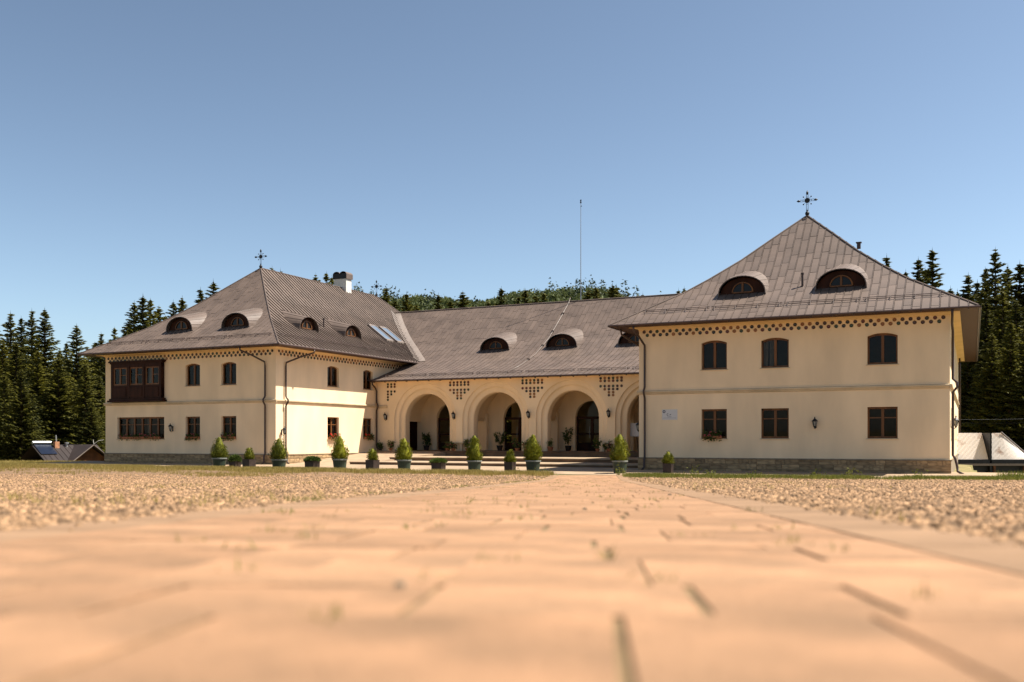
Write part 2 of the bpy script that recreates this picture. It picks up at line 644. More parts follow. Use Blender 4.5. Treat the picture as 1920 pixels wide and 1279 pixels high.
def part(name, mb, m, parent=None, loc=(0, 0, 0), rz=0.0, smooth=False):
    if parent is None:
        return obj(name, mb, m, BLD, (loc[0], loc[1], loc[2] + UP), rz, smooth)
    return obj(name, mb, m, parent, loc, rz, smooth)


def plink(name, me, loc=(0, 0, 0), rz=0.0):
    return link(name, me, BLD, (loc[0], loc[1], loc[2] + UP), rz)


# roof profile: height over horizontal distance from the eave edge
PD = [0.0, 0.55, 1.21, 2.08, 3.0, 4.1, 5.5, 6.9, 8.46]
PZ = [5.83, 6.17, 6.56, 7.10, 7.66, 8.48, 9.62, 10.92, 12.34]
HALF = 8.46


def wz(d):
    return float(np.interp(d, PD, PZ))


CB = [10.4, 13.8, 16.0, 18.4, 20.5, 22.6]
CZ = [4.22, 5.26, 6.12, 7.48, 9.10, 10.82]


def cz(b):
    if b > 22.6:
        b = 45.2 - b
    return float(np.interp(b, CB, CZ))


PITCH = 0.385


def sheet_geo(mb, s0, s1, dL0, dR0, dL1, dR1, zf, place, lift, sh=0.036):
    """one roof sheet: s along the eave, d up the slope, raised seam along its right side"""
    n = 3
    g = 0.010
    rows = []
    for i in range(n + 1):
        t = i / n
        a0 = dL0 + (dL1 - dL0) * t
        a1 = dR0 + (dR1 - dR0) * t
        rows.append((a0, a1))
    vs = []
    for (da, db) in rows:
        vs.append(place(s0 + g, da, zf(da) + lift))
        vs.append(place(s1 - g - 0.022, db, zf(db) + lift))
        vs.append(place(s1 - g - 0.022, db, zf(db) + lift + sh))
        vs.append(place(s1 - g, db, zf(db) + lift + sh))
        vs.append(place(s1 - g, db, zf(db) + lift - 0.01))
    fs = []
    for i in range(n):
        for k in range(4):
            q = i * 5 + k
            fs.append((q, q + 1, q + 6, q + 5))
    fs.append((0, 1, 6, 5))
    fs.pop()
    # lower lip
    p0 = place(s0 + g, rows[0][0], zf(rows[0][0]) + lift - 0.02)
    p1 = place(s1 - g - 0.022, rows[0][1], zf(rows[0][1]) + lift - 0.02)
    vs += [p0, p1]
    m_ = len(vs)
    fs.append((m_ - 2, m_ - 1, 1, 0))
    mb.add(vs, fs)


def slope(length, half, zf, place, single=None, dmax=None, sheetlen=1.15, hips=True, s_from=0.0, sh=0.036):
    """cover one slope with sheets. single: list collecting separate meshes"""
    joined = MB()
    s = s_from
    ci = 0
    while s < length - 0.05:
        s1 = min(s + PITCH, length)
        if hips:
            dl = min(s, length - s, half); dr = min(s1, length - s1, half)
        else:
            dl = dr = half
        d0 = 0.0
        cut = -random.random() * sheetlen
        while True:
            cut2 = cut + sheetlen * random.uniform(0.9, 1.1)
            a, b = max(0.0, cut), cut2
            top = max(dl, dr)
            if a > top - 0.02:
                break
            if b > top - 0.25:
                b = top + 1
            L0_, R0_ = min(a, dl), min(a, dr)
            L1_, R1_ = min(b - 0.03, dl), min(b - 0.03, dr)
            if b > a + 0.05 and (L1_ - L0_ + R1_ - R0_) > 0.04:
                lift = 0.018 + random.uniform(-0.004, 0.004)
                if single is not None:
                    mb = MB(); sheet_geo(mb, s, s1, L0_, R0_, L1_, R1_, zf, place, lift, sh); single.append(mb)
                else:
                    sheet_geo(joined, s, s1, L0_, R0_, L1_, R1_, zf, place, lift, sh)
            cut = cut2
        s = s1
        ci += 1
    return joined


def wing_roof(A0, A1, single_front):
    e0, e1, f0, f1 = A0 - OV, A1 + OV, -OV, WB + OV
    wid, dep = e1 - e0, f1 - f0
    # deck
    deck = MB()
    ds = PD
    for i in range(len(ds) - 1):
        d0, d1 = ds[i], min(ds[i + 1], wid / 2 - 0.002)
        z0, z1 = wz(d0) - 0.012, wz(d1) - 0.012
        q = lambda d, z: [(e0 + d, f0 + d, z), (e1 - d, f0 + d, z), (e1 - d, f1 - d, z), (e0 + d, f1 - d, z)]
        lo, hi = q(d0, z0), q(d1, z1)
        for k in range(4):
            j = (k + 1) % 4
            deck.quad(lo[k], lo[j], hi[j], hi[k])
    # soffit and fascia
    ring = [(e0, f0), (e1, f0), (e1, f1), (e0, f1)]
    inn = [(A0, 0), (A1, 0), (A1, WB), (A0, WB)]
    roof = part('roof', deck, 'roof_deck')
    sof = MB(); fas = MB()
    for k in range(4):
        j = (k + 1) % 4
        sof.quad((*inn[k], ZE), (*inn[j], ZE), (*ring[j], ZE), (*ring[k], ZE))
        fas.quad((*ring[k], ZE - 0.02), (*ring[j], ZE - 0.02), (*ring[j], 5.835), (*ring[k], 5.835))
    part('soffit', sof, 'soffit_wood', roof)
    part('fascia', fas, 'dark_metal', roof)
    gut = MB()
    gr = [(x + (-0.06 if x == e0 else 0.06), y + (-0.06 if y == f0 else 0.06)) for x, y in ring]
    for k in range(4):
        j = (k + 1) % 4
        gut.tube([(*gr[k], 5.79), (*gr[j], 5.79)], 0.062, 8)
    part('gutter', gut, 'dark_metal', roof)
    br = MB()
    nb = int(wid / 0.9)
    for k in range(nb):
        xx = e0 + 0.4 + k * (wid - 0.8) / (nb - 1)
        br.box(xx - 0.02, xx + 0.02, f0 - 0.13, f0 + 0.05, 5.70, 5.735)
    tag(part('gutter_bracket', br, 'dark_metal', roof), kind='stuff')
    # four slopes
    single = [] if single_front else None
    J = slope(wid, HALF, wz, lambda s, d, z: (e0 + s, f0 + d, z), single)
    K = MB()
    for length, pl, sh in ((dep, lambda s, d, z: (e1 - d, f0 + s, z), 0.085), (wid, lambda s, d, z: (e1 - s, f1 - d, z), 0.036), (dep, lambda s, d, z: (e0 + d, f1 - s, z), 0.036)):
        k_ = slope(length, HALF, wz, pl, sh=sh)
        K.add(k_.v, k_.f)
    if single:
        for mb in single:
            c = Vector(mb.v[0])
            mb.v = [tuple(Vector(v) - c) for v in mb.v]
            part('roof_sheet', mb, 'roof_metal', roof, c)
    else:
        K.add(J.v, J.f)
    tag(part('roof_sheets', K, 'roof_metal', roof), kind='stuff')
    # hip and ridge caps
    cap = MB()
    for (cx, cy, sx, sy) in ((e0, f0, 1, 1), (e1, f0, -1, 1), (e1, f1, -1, -1), (e0, f1, 1, -1)):
        cap.tube([(cx + sx * d, cy + sy * d, wz(d) + 0.035) for d in PD], 0.045, 6)
    cap.tube([((e0 + e1) / 2, f0 + HALF, 12.375), ((e0 + e1) / 2, f1 - HALF, 12.375)], 0.05, 6)
    part('ridge_cap', cap, 'roof_metal', roof)
    # snow guards
    for side in ('front', 'right'):
        ln = wid if side == 'front' else dep
        pl = (lambda s, d, z: (e0 + s, f0 + d, z)) if side == 'front' else (lambda s, d, z: (e1 - d, f0 + s, z))
        dd = 1.05
        s0, s1 = 1.35, ln - 1.35
        if side == 'right' and A0 < -1:
            s0, s1 = 1.5, 13.6
        segs = 4 if side == 'front' else 3
        for k in range(segs):
            u0 = s0 + (s1 - s0) * k / segs + 0.05
            u1 = s0 + (s1 - s0) * (k + 1) / segs - 0.05
            sg = MB()
            for dz_, do in ((0.07, -0.03), (0.15, 0.0)):
                sg.tube([pl(u0, dd + do, wz(dd) + dz_ + 0.02), pl(u1, dd + do, wz(dd) + dz_ + 0.02)], 0.016, 6)
            nb = 4
            for q in range(nb):
                uu = u0 + 0.15 + (u1 - u0 - 0.3) * q / (nb - 1)
                sg.tube([pl(uu, dd - 0.12, wz(dd - 0.12) + 0.02), pl(uu, dd, wz(dd) + 0.18), pl(uu, dd + 0.2, wz(dd + 0.2) + 0.03)], 0.02, 5)
            part('snow_guard', sg, 'dark_metal', roof)
    return roof


ROOF_R = wing_roof(0.0, WR, True)
ROOF_L = wing_roof(L0, L1, False)

# central roof between the wings
CA0, CA1 = L1 - 6.4, 6.2
cd = MB()
for i in range(len(CB) - 1):
    for (p, q) in ((CB[i], CB[i + 1]),):
        cd.quad((CA0, p, cz(p) - 0.012), (CA1, p, cz(p) - 0.012), (CA1, q, cz(q) - 0.012), (CA0, q, cz(q) - 0.012))
        cd.quad((CA0, 45.2 - q, cz(q) - 0.012), (CA1, 45.2 - q, cz(q) - 0.012), (CA1, 45.2 - p, cz(p) - 0.012), (CA0, 45.2 - p, cz(p) - 0.012))
ROOF_C = part('roof', cd, 'roof_deck')
singlesC = []
czd = lambda d: cz(10.4 + d)
# the sheets right of the conduit are told apart singly, the rest joined
J = slope(CA1 - CA0, 12.2, czd, lambda s, d, z: (CA0 + s, 10.4 + d, z), None, hips=False)
back = slope(CA1 - CA0, 12.2, czd, lambda s, d, z: (CA1 - s, 34.8 - d, z), None, hips=False)
J.add(back.v, back.f)
tag(part('roof_sheets', J, 'roof_metal', ROOF_C), kind='stuff')
cp = MB().tube([(CA0, 22.6, 10.86), (CA1, 22.6, 10.86)], 0.06, 6)
part('ridge_cap', cp, 'roof_metal', ROOF_C)
sf = MB()
sf.quad((L1, 10.4, 4.16), (0, 10.4, 4.16), (0, ARC, 4.16), (L1, ARC, 4.16))
part('soffit', sf, 'ochre_plaster', ROOF_C)
gt = MB()
gt.box(L1 + 0.005, -0.005, 10.36, 10.40, 4.13, 4.25)
gt.tube([(L1 + 0.02, 10.31, 4.19), (-0.02, 10.31, 4.19)], 0.06, 8)
part('gutter', gt, 'dark_metal', ROOF_C)
br = MB()
for k in range(26):
    xx = L1 + 0.4 + k * 0.9
    br.box(xx - 0.025, xx + 0.025, 10.25, 10.42, 4.08, 4.125)
tag(part('gutter_bracket', br, 'dark_metal', ROOF_C), kind='stuff')
for k in range(6):
    u0 = L1 + 0.6 + k * 3.75; u1 = u0 + 3.6
    sg = MB()
    for dz_ in (0.08, 0.17):
        sg.tube([(u0, 11.3, cz(11.3) + dz_), (u1, 11.3, cz(11.3) + dz_)], 0.016, 6)
    for q in range(4):
        uu = u0 + 0.2 + (u1 - u0 - 0.4) * q / 3
        sg.tube([(uu, 11.15, cz(11.15) + 0.02), (uu, 11.3, cz(11.3) + 0.19), (uu, 11.5, cz(11.5) + 0.03)], 0.02, 5)
    part('snow_guard', sg, 'dark_metal', ROOF_C)
# light conduit up the middle roof
cn = [(-13.0, b, cz(b) + 0.07) for b in (11.8, 13.8, 16.0, 18.4, 20.5, 22.4, 22.9)]
cn[-1] = (-13.0, 22.75, cz(22.6) + 0.35)
part('conduit', MB().tube(cn, 0.026, 6), 'flashing', ROOF_C, smooth=True)
cl = MB()
for b in (14.8, 17.3, 19.2, 21.2):
    cl.box(-13.1, -12.9, b - 0.04, b + 0.04, cz(b), cz(b) + 0.14)
part('conduit_clamp', cl, 'dark_metal', ROOF_C)
# valley flashing on both wings
for sgn, ae in ((-1, L1 + OV), (1, -OV)):
    vs = []; fs = []
    bsv = np.linspace(15.5, 22.5, 15)
    for b in bsv:
        zc = cz(b)
        d = float(np.interp(zc, PZ, PD))
        ae_ = ae + sgn * d
        vs.append((ae_ + sgn * 0.5, b, wz(d + 0.5) + 0.06))
        vs.append((ae_, b, zc + 0.05))
        vs.append((ae_ - sgn * 0.55, b, zc + 0.06))
        vs.append((ae_ - sgn * 0.57, b, zc + 0.0))
    for i in range(len(bsv) - 1):
        for k in range(3):
            q = i * 4 + k
            fs.append((q, q + 1, q + 5, q + 4))
    part('valley_flashing', MB().add(vs, fs), 'flashing', ROOF_C, smooth=True)


# ---- walls with openings
def wall_with_openings(length, z0, z1, ops, depth=0.28):
    """wall sheet in x (along), y=0 face, y>0 inward. ops: (x0,x1,zb,zt,rise) sorted; rise = segmental arch rise"""
    mb = MB()
    xs = sorted(set([0, length] + [v for o in ops for v in (o[0], o[1])]))
    zs = sorted(set([z0, z1] + [v for o in ops for v in (o[2], o[3])]))
    for i in range(len(xs) - 1):
        for k in range(len(zs) - 1):
            xm, zm = (xs[i] + xs[i + 1]) / 2, (zs[k] + zs[k + 1]) / 2
            if any(o[0] < xm < o[1] and o[2] < zm < o[3] for o in ops):
                continue
            mb.quad((xs[i], 0, zs[k]), (xs[i + 1], 0, zs[k]), (xs[i + 1], 0, zs[k + 1]), (xs[i], 0, zs[k + 1]))
    for (x0, x1, zb, zt, rise) in ops:
        n = 10 if rise else 1
        arc = []
        for q in range(n + 1):
            u = q / n
            arc.append((x0 + (x1 - x0) * u, zt - rise * (2 * u - 1) ** 2))
        for q in range(n):
            (xa, za), (xb, zb2) = arc[q], arc[q + 1]
            if rise:
                mb.quad((xa, 0, za), (xb, 0, zb2), (xb, 0, zt), (xa, 0, zt))
            mb.quad((xa, 0, za), (xa, depth, za), (xb, depth, zb2), (xb, 0, zb2))
        mb.quad((x0, 0, zb), (x0, depth, zb), (x0, depth, arc[0][1]), (x0, 0, arc[0][1]))
        mb.quad((x1, 0, zb), (x1, 0, arc[-1][1]), (x1, depth, arc[-1][1]), (x1, depth, zb))
        mb.quad((x0, 0, zb), (x1, 0, zb), (x1, depth, zb), (x0, depth, zb))
    return mb


WCACHE = {}
WSHADE = {}


def window_parts(w, h, rise, transom, casements=2):
    key = (round(w, 2), round(h, 2), rise, transom, casements)
    if key in WCACHE:
        return WCACHE[key]
    t, y0, y1 = 0.075, 0.17, 0.25
    fr = MB()
    fr.box(-w / 2, -w / 2 + t, y0, y1, 0, h - rise)
    fr.box(w / 2 - t, w / 2, y0, y1, 0, h - rise)
    fr.box(-w / 2 + t, w / 2 - t, y0, y1, 0, t + 0.03)
    n = 8
    for q in range(n):
        u0, u1 = q / n, (q + 1) / n
        xa, xb = -w / 2 + w * u0, -w / 2 + w * u1
        za, zb = h - rise * (2 * u0 - 1) ** 2, h - rise * (2 * u1 - 1) ** 2
        fr.add([(xa, y0, za - t - 0.02), (xb, y0, zb - t - 0.02), (xb, y0, zb), (xa, y0, za), (xa, y1, za - t - 0.02), (xb, y1, zb - t - 0.02)],
               [(0, 1, 2, 3), (0, 4, 5, 1)])
    me_f = fr.mesh('window', 'frame_wood')
    mu = MB()
    cwid = w / casements
    for c in range(1, casements):
        xx = -w / 2 + c * cwid
        mu.box(xx - 0.06, xx + 0.06, y0 - 0.015, y1 - 0.01, t + 0.031, h - t - 0.03)
    me_m = mu.mesh('mullion', 'frame_wood')
    me_t = None
    if transom:
        tr = MB()
        zt = h * 0.66
        for c in range(casements):
            xa = -w / 2 + c * cwid + t
            tr.box(xa, xa + cwid - t - 0.03, y0 + 0.012, y1 - 0.015, zt - 0.025, zt + 0.025)
        me_t = tr.mesh('transom', 'frame_wood')
    me_p = MB().quad((-cwid / 2 + 0.03, 0.215, t), (cwid / 2 - 0.03, 0.215, t), (cwid / 2 - 0.03, 0.215, h - 0.05), (-cwid / 2 + 0.03, 0.215, h - 0.05)).mesh('pane', 'pane_glass')
    cu = MB(); vs = []; fs = []
    nn = 14
    for q in range(nn + 1):
        xx = cwid * 0.36 * q / nn
        yy = 0.36 + 0.025 * math.sin(q * 1.9)
        vs += [(xx * 0.8, yy, 0.12), (xx, yy, h - 0.1)]
    fs = [(2 * q, 2 * q + 2, 2 * q + 3, 2 * q + 1) for q in range(nn)]
    me_c = cu.add(vs, fs).mesh('curtain', 'curtain')
    rm = MB()  # dark box added behind the panes so the windows read as unlit
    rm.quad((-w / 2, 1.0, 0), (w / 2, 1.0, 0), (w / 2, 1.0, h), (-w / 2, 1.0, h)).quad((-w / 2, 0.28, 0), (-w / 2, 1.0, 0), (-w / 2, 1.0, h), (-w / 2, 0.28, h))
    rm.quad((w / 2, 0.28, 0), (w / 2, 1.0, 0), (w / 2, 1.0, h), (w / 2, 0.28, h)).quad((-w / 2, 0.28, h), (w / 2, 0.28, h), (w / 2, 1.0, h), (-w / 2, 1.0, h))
    WSHADE[key] = rm.mesh('shade_box', 'room_shade')
    me_s = MB().bbox(-w / 2 - 0.06, w / 2 + 0.06, -0.05, 0.17, -0.035, 0.004, 0.008).mesh('sill', 'moulding_stone')
    WCACHE[key] = (me_f, me_m, me_t, me_p, me_c, me_s, cwid)
    return WCACHE[key]


def window(a, b, z, rz, w, h, rise=0.0, transom=True, casements=2, curtains=()):
    me_f, me_m, me_t, me_p, me_c, me_s, cwid = window_parts(w, h, rise, transom, casements)
    o = plink('window', me_f, (a, b, z), rz)
    link('mullion', me_m, o)
    if me_t: link('transom', me_t, o)
    for c in range(casements):
        link('pane', me_p, o, (-w / 2 + (c + 0.5) * cwid, 0, 0))
    for c in curtains:
        link('curtain', me_c, o, (-w / 2 + c * cwid + 0.07, 0, 0))
    link('sill', me_s, o)
    link('shade_box', WSHADE[(round(w, 2), round(h, 2), rise, transom, casements)], o)
    return o


# near wing front
RWX = ((3.26, 4.54), (6.21, 7.53), (11.1, 12.42))
ops = [(a, b, 3.50, 4.96, 0.13) for a, b in RWX] + [(a, b, 0.06, 1.53, 0) for a, b in RWX]
WALL_RF = part('front_wall', wall_with_openings(WR, ZP, ZE, ops), 'plaster')
for i, (a, b) in enumerate(RWX):
    window((a + b) / 2, 0, 3.50, 0, b - a, 1.46, 0.13, False, 2, ((), (0.0, 0.42), ())[i])
    window((a + b) / 2, 0, 0.06, 0, b - a, 1.47, 0, True, 2, ((), (), ())[i])
# near wing: sunlit outer side wall with windows
ops = [(b, b + 1.25, 3.50, 4.96, 0.13) for b in (2.2, 8.5, 14.5, 20.5)] + [(b, b + 1.25, 0.06, 1.53, 0) for b in (2.2, 8.5, 14.5, 20.5)]
part('side_wall', wall_with_openings(WB, ZP, ZE, ops), 'plaster', None, (WR, 0, 0), math.pi / 2)
for b in (2.2, 8.5, 14.5, 20.5):
    window(WR, b + 0.625, 3.50, math.pi / 2, 1.25, 1.46, 0.13, False)
    window(WR, b + 0.625, 0.06, math.pi / 2, 1.25, 1.47)
part('side_wall', wall_with_openings(ARC, ZP, ZE, []), 'plaster', None, (0, ARC, 0), -math.pi / 2)
part('rear_wall', wall_with_openings(WR, ZP, ZE, []), 'plaster', None, (WR, WB, 0), math.pi)
# far wing
LWX = ((-30.86, -29.63), (-27.84, -26.62))
ops = [(a - L0, b - L0, 3.50, 4.96, 0.13) for a, b in LWX] + [(a - L0, b - L0, 0.05, 1.51, 0) for a, b in LWX]
ops += [(-36.98 - L0, -32.72 - L0, 0.05, 1.52, 0), (-37.2 - L0, -32.76 - L0, 2.75, 5.15, 0)]
WALL_LF = part('front_wall', wall_with_openings(WR, ZP, ZE, ops), 'plaster', None, (L0, 0, 0))
for a, b in LWX:
    window((a + b) / 2, 0, 3.50, 0, b - a, 1.46, 0.13, False, 2, ())
    window((a + b) / 2, 0, 0.05, 0, b - a, 1.46)
window(-34.85, 0, 0.05, 0, 4.26, 1.47, 0, True, 6, (1.1, 3.3))
SWB = ((5.33, 6.62), (9.54, 10.75))
ops = [(a, b, 3.58, 4.98, 0.13) for a, b in SWB] + [(a, b, 0.06, 1.53, 0) for a, b in SWB]
WALL_LS = part('side_wall', wall_with_openings(WB, ZP, ZE, ops), 'plaster', None, (L1, 0, 0), math.pi / 2)
for a, b in SWB:
    window(L1, (a + b) / 2, 3.58, math.pi / 2, b - a, 1.40, 0.13, False, 2, (0.1, 0.5))
    window(L1, (a + b) / 2, 0.06, math.pi / 2, b - a, 1.47, 0, True, 2, (0.1, 1.5))
part('side_wall', wall_with_openings(WB, ZP, ZE, []), 'plaster', None, (L0, WB, 0), -math.pi / 2)
part('rear_wall', wall_with_openings(WR, ZP, ZE, []), 'plaster', None, (L1, WB, 0), math.pi)
# rear wall of the middle block
part('rear_wall', wall_with_openings(-L1, ZP, 4.3, []), 'plaster', None, (0, 34.0, 0), math.pi)


# belt courses, coves
def belt(mb, x0, x1, y, z, out=0.11):
    prof = [(0, -0.13), (0.05, -0.10), (0.06, -0.04), (out, -0.02), (out, 0.05), (0.02, 0.075), (0, 0.075)]
    for i in range(len(prof) - 1):
        (o0, z0), (o1, z1) = prof[i], prof[i + 1]
        mb.quad((x0, y - o0, z + z0), (x1, y - o0, z + z0), (x1, y - o1, z + z1), (x0, y - o1, z + z1))
    for xx in (x0, x1):
        mb.add([(xx, y - o, z + zz) for o, zz in prof], [tuple(range(len(prof)))])
    return mb


part('belt_course', belt(MB(), -0.1, WR + 0.1, 0, ZB), 'moulding_stone')
part('belt_course', belt(MB(), -0.1, WB, 0, ZB), 'moulding_stone', None, (WR, 0, 0), math.pi / 2)
part('belt_course', belt(MB(), -0.1, WR + 0.1, 0, ZB), 'moulding_stone', None, (L0, 0, 0))
part('belt_course', belt(MB(), -0.1, ARC, 0, ZB), 'moulding_stone', None, (L1, 0, 0), math.pi / 2)
part('belt_course', belt(MB(), 0, 0.95, 0, ZB - 0.05), 'moulding_stone', None, (L1, ARC, 0))


def cove(length):
    mb = MB(); pr = []
    for k in range(7):
        t = k / 6 * math.pi / 2
        pr.append((0.02 + 0.36 * (1 - math.cos(t)), ZE - 0.12 + 0.09 * math.sin(t)))
    pr.append((0.42, ZE - 0.03)); pr.append((0.42, ZE - 0.001))
    pr = [(0.0, ZE - 0.125)] + pr
    for i in range(len(pr) - 1):
        (o0, z0), (o1, z1) = pr[i], pr[i + 1]
        mb.quad((-o0, -o0, z0), (length + o0, -o0, z0), (length + o1, -o1, z1), (-o1, -o1, z1))
    return mb


for args in ((WR, (0, 0, 0), 0), (WR, (L0, 0, 0), 0), (WB, (WR, 0, 0), math.pi / 2), (WB, (L1, 0, 0), math.pi / 2)):
    part('cornice', cove(args[0]), 'ochre_plaster', None, args[1], args[2], True)

# ---- arcade wall
ACX = (-19.42, -13.87, -8.30, -2.72)
SPR = 1.45
AW = MB()
PROFILE = [(2.52, 0.0), (2.515, 0.05), (2.46, 0.12), (2.36, 0.15), (2.24, 0.155), (2.20, 0.175), (2.19, 0.24), (2.14, 0.31), (2.04, 0.34),
           (1.89, 0.345), (1.83, 0.37), (1.81, 0.44), (1.81, 0.95)]


def contour(cx, r, n=22, zb=ZFL):
    pts = [(cx - r, zb)]
    for k in range(n + 1):
        t = math.pi * (1 - k / n)
        pts.append((cx + r * math.cos(t), SPR + r * math.sin(t)))
    pts.append((cx + r, zb))
    return pts


ZT = 4.30
prev = L1
for cx in ACX:
    r = PROFILE[0][0]
    AW.quad((prev, ARC, ZFL - 0.4), (cx - r, ARC, ZFL - 0.4), (cx - r, ARC, ZT), (prev, ARC, ZT))
    c = contour(cx, r)
    for k in range(1, len(c) - 2):
        AW.quad((c[k][0], ARC, c[k][1]), (c[k + 1][0], ARC, c[k + 1][1]), (c[k + 1][0], ARC, ZT), (c[k][0], ARC, ZT))
    prev = cx + r
AW.quad((prev, ARC, ZFL - 0.4), (0, ARC, ZFL - 0.4), (0, ARC, ZT), (prev, ARC, ZT))
# inner face of the arcade wall
prev = L1
for cx in ACX:
    r = 1.81
    AW.quad((prev, ARC + 0.95, ZFL - 0.1), (cx - r, ARC + 0.95, ZFL - 0.1), (cx - r, ARC + 0.95, ZT), (prev, ARC + 0.95, ZT))
    c = contour(cx, r)
    for k in range(1, len(c) - 2):
        AW.quad((c[k][0], ARC + 0.95, c[k][1]), (c[k + 1][0], ARC + 0.95, c[k + 1][1]), (c[k + 1][0], ARC + 0.95, ZT), (c[k][0], ARC + 0.95, ZT))
    prev = cx + r
AW.quad((prev, ARC + 0.95, ZFL - 0.1), (0, ARC + 0.95, ZFL - 0.1), (0, ARC + 0.95, ZT), (prev, ARC + 0.95, ZT))
WALL_A = part('arcade_wall', AW, 'plaster')
for cx in ACX:
    ar = MB(); vs = []; fs = []
    n = None
    for r, dy in PROFILE:
        c = contour(cx, r, zb=ZFL + 0.002)
        n = len(c)
        vs += [(p, ARC + dy, z) for p, z in c]
    for i in range(len(PROFILE) - 1):
        for k in range(n - 1):
            q = i * n + k
            fs.append((q, q + 1, q + n + 1, q + n))
    part('arch_moulding', ar.add(vs, fs), 'plaster', WALL_A, smooth=True)
# porch behind the arches: vaults, rear wall with arched doorways
PB = 14.9
PW = MB()
DR = 1.16
prev = L1
for cx in ACX:
    PW.quad((prev, PB, ZFL), (cx - DR, PB, ZFL), (cx - DR, PB, 4.2), (prev, PB, 4.2))
    pts = [(cx + DR * math.cos(math.pi * (1 - k / 16)), 1.55 + DR * math.sin(math.pi * (1 - k / 16))) for k in range(17)]
    for k in range(16):
        PW.quad((pts[k][0], PB, pts[k][1]), (pts[k + 1][0], PB, pts[k + 1][1]), (pts[k + 1][0], PB, 4.2), (pts[k][0], PB, 4.2))
        PW.quad((pts[k][0], PB, pts[k][1]), (pts[k][0], PB + 0.4, pts[k][1]), (pts[k + 1][0], PB + 0.4, pts[k + 1][1]), (pts[k + 1][0], PB, pts[k + 1][1]))
    for s_, xx in ((1, cx - DR), (-1, cx + DR)):
        PW.quad((xx, PB, ZFL), (xx, PB + 0.4, ZFL), (xx, PB + 0.4, 1.55), (xx, PB, 1.55))
    prev = cx + DR
PW.quad((prev, PB, ZFL), (0, PB, ZFL), (0, PB, 4.2), (prev, PB, 4.2))
part('porch_wall', PW, 'plaster', WALL_A)
VT = MB()
for cx in ACX:
    n = 18
    for k in range(n):
        t0, t1 = math.pi * (1 - k / n), math.pi * (1 - (k + 1) / n)
        rr = 2.55
        p = lambda t: (cx + rr * math.cos(t), 1.35 + rr * math.sin(t))
        VT.quad((p(t0)[0], ARC + 0.94, p(t0)[1]), (p(t1)[0], ARC + 0.94, p(t1)[1]), (p(t1)[0], PB + 0.01, p(t1)[1]), (p(t0)[0], PB + 0.01, p(t0)[1]))
part('vault', VT, 'plaster', WALL_A, smooth=True)
for cx in (-16.64, -11.08, -5.51):
    pil = MB()
    pil.bbox(cx - 0.42, cx + 0.42, PB - 0.35, PB + 0.01, ZFL, 1.9, 0.02)
    pil.bbox(cx - 0.34, cx + 0.34, ARC + 0.9, PB, 1.55, 2.1, 0.02)
    part('pilaster', pil, 'plaster', WALL_A)
for cx in ACX:
    d = MB()
    y0 = PB + 0.25
    d.box(cx - DR, cx - DR + 0.12, y0, y0 + 0.1, ZFL, 1.6)
    d.box(cx + DR - 0.12, cx + DR, y0, y0 + 0.1, ZFL, 1.6)
    d.box(cx - 0.09, cx + 0.09, y0, y0 + 0.1, ZFL, 1.5)
    d.box(cx - DR, cx + DR, y0 - 0.01, y0 + 0.1, 1.45, 1.62)
    d.box(cx - DR, cx + DR, y0 - 0.005, y0 + 0.1, ZFL, ZFL + 0.55)
    d.box(cx - DR + 0.1, cx + DR - 0.1, y0 + 0.01, y0 + 0.09, 0.35, 0.47)
    o = part('door', d, 'dark_wood')
    gl = MB()
    fan = [(cx + (DR - 0.02) * math.cos(math.pi * (1 - k / 16)), y0 + 0.05, 1.6 + (DR - 0.06) * math.sin(math.pi * (1 - k / 16))) for k in range(17)]
    gl.add(fan, [tuple(range(17))])
    gl.quad((cx - DR + 0.1, y0 + 0.05, ZFL + 0.5), (cx + DR - 0.1, y0 + 0.05, ZFL + 0.5), (cx + DR - 0.1, y0 + 0.05, 1.5), (cx - DR + 0.1, y0 + 0.05, 1.5))
    obj('pane', gl, 'pane_glass', o)
    hd = MB().tube([(cx - 0.16, y0 - 0.06, 0.15), (cx - 0.16, y0 - 0.06, 0.95)], 0.018, 6)
    hd.tube([(cx - 0.16, y0 - 0.06, 0.25), (cx - 0.16, y0 + 0.02, 0.25)], 0.012, 5)
    hd.tube([(cx - 0.16, y0 - 0.06, 0.85), (cx - 0.16, y0 + 0.02, 0.85)], 0.012, 5)
    obj('handle', hd, 'steel', o)
d = MB().box(L1 + 0.3, L1 + 1.15, PB - 0.07, PB - 0.004, ZFL, 1.35)
d.box(L1 + 0.22, L1 + 0.3, PB - 0.1, PB - 0.004, ZFL, 1.43).box(L1 + 1.15, L1 + 1.23, PB - 0.1, PB - 0.004, ZFL, 1.43).box(L1 + 0.3, L1 + 1.15, PB - 0.1, PB - 0.004, 1.35, 1.43)
part('side_door', d, 'dark_wood')

# ---- stone plinth: every stone of the fronts is a piece
unit = MB().bbox(-0.5, 0.5, -0.5, 0.5, -0.5, 0.5, 0.03).mesh('stone', 'plinth_stone')


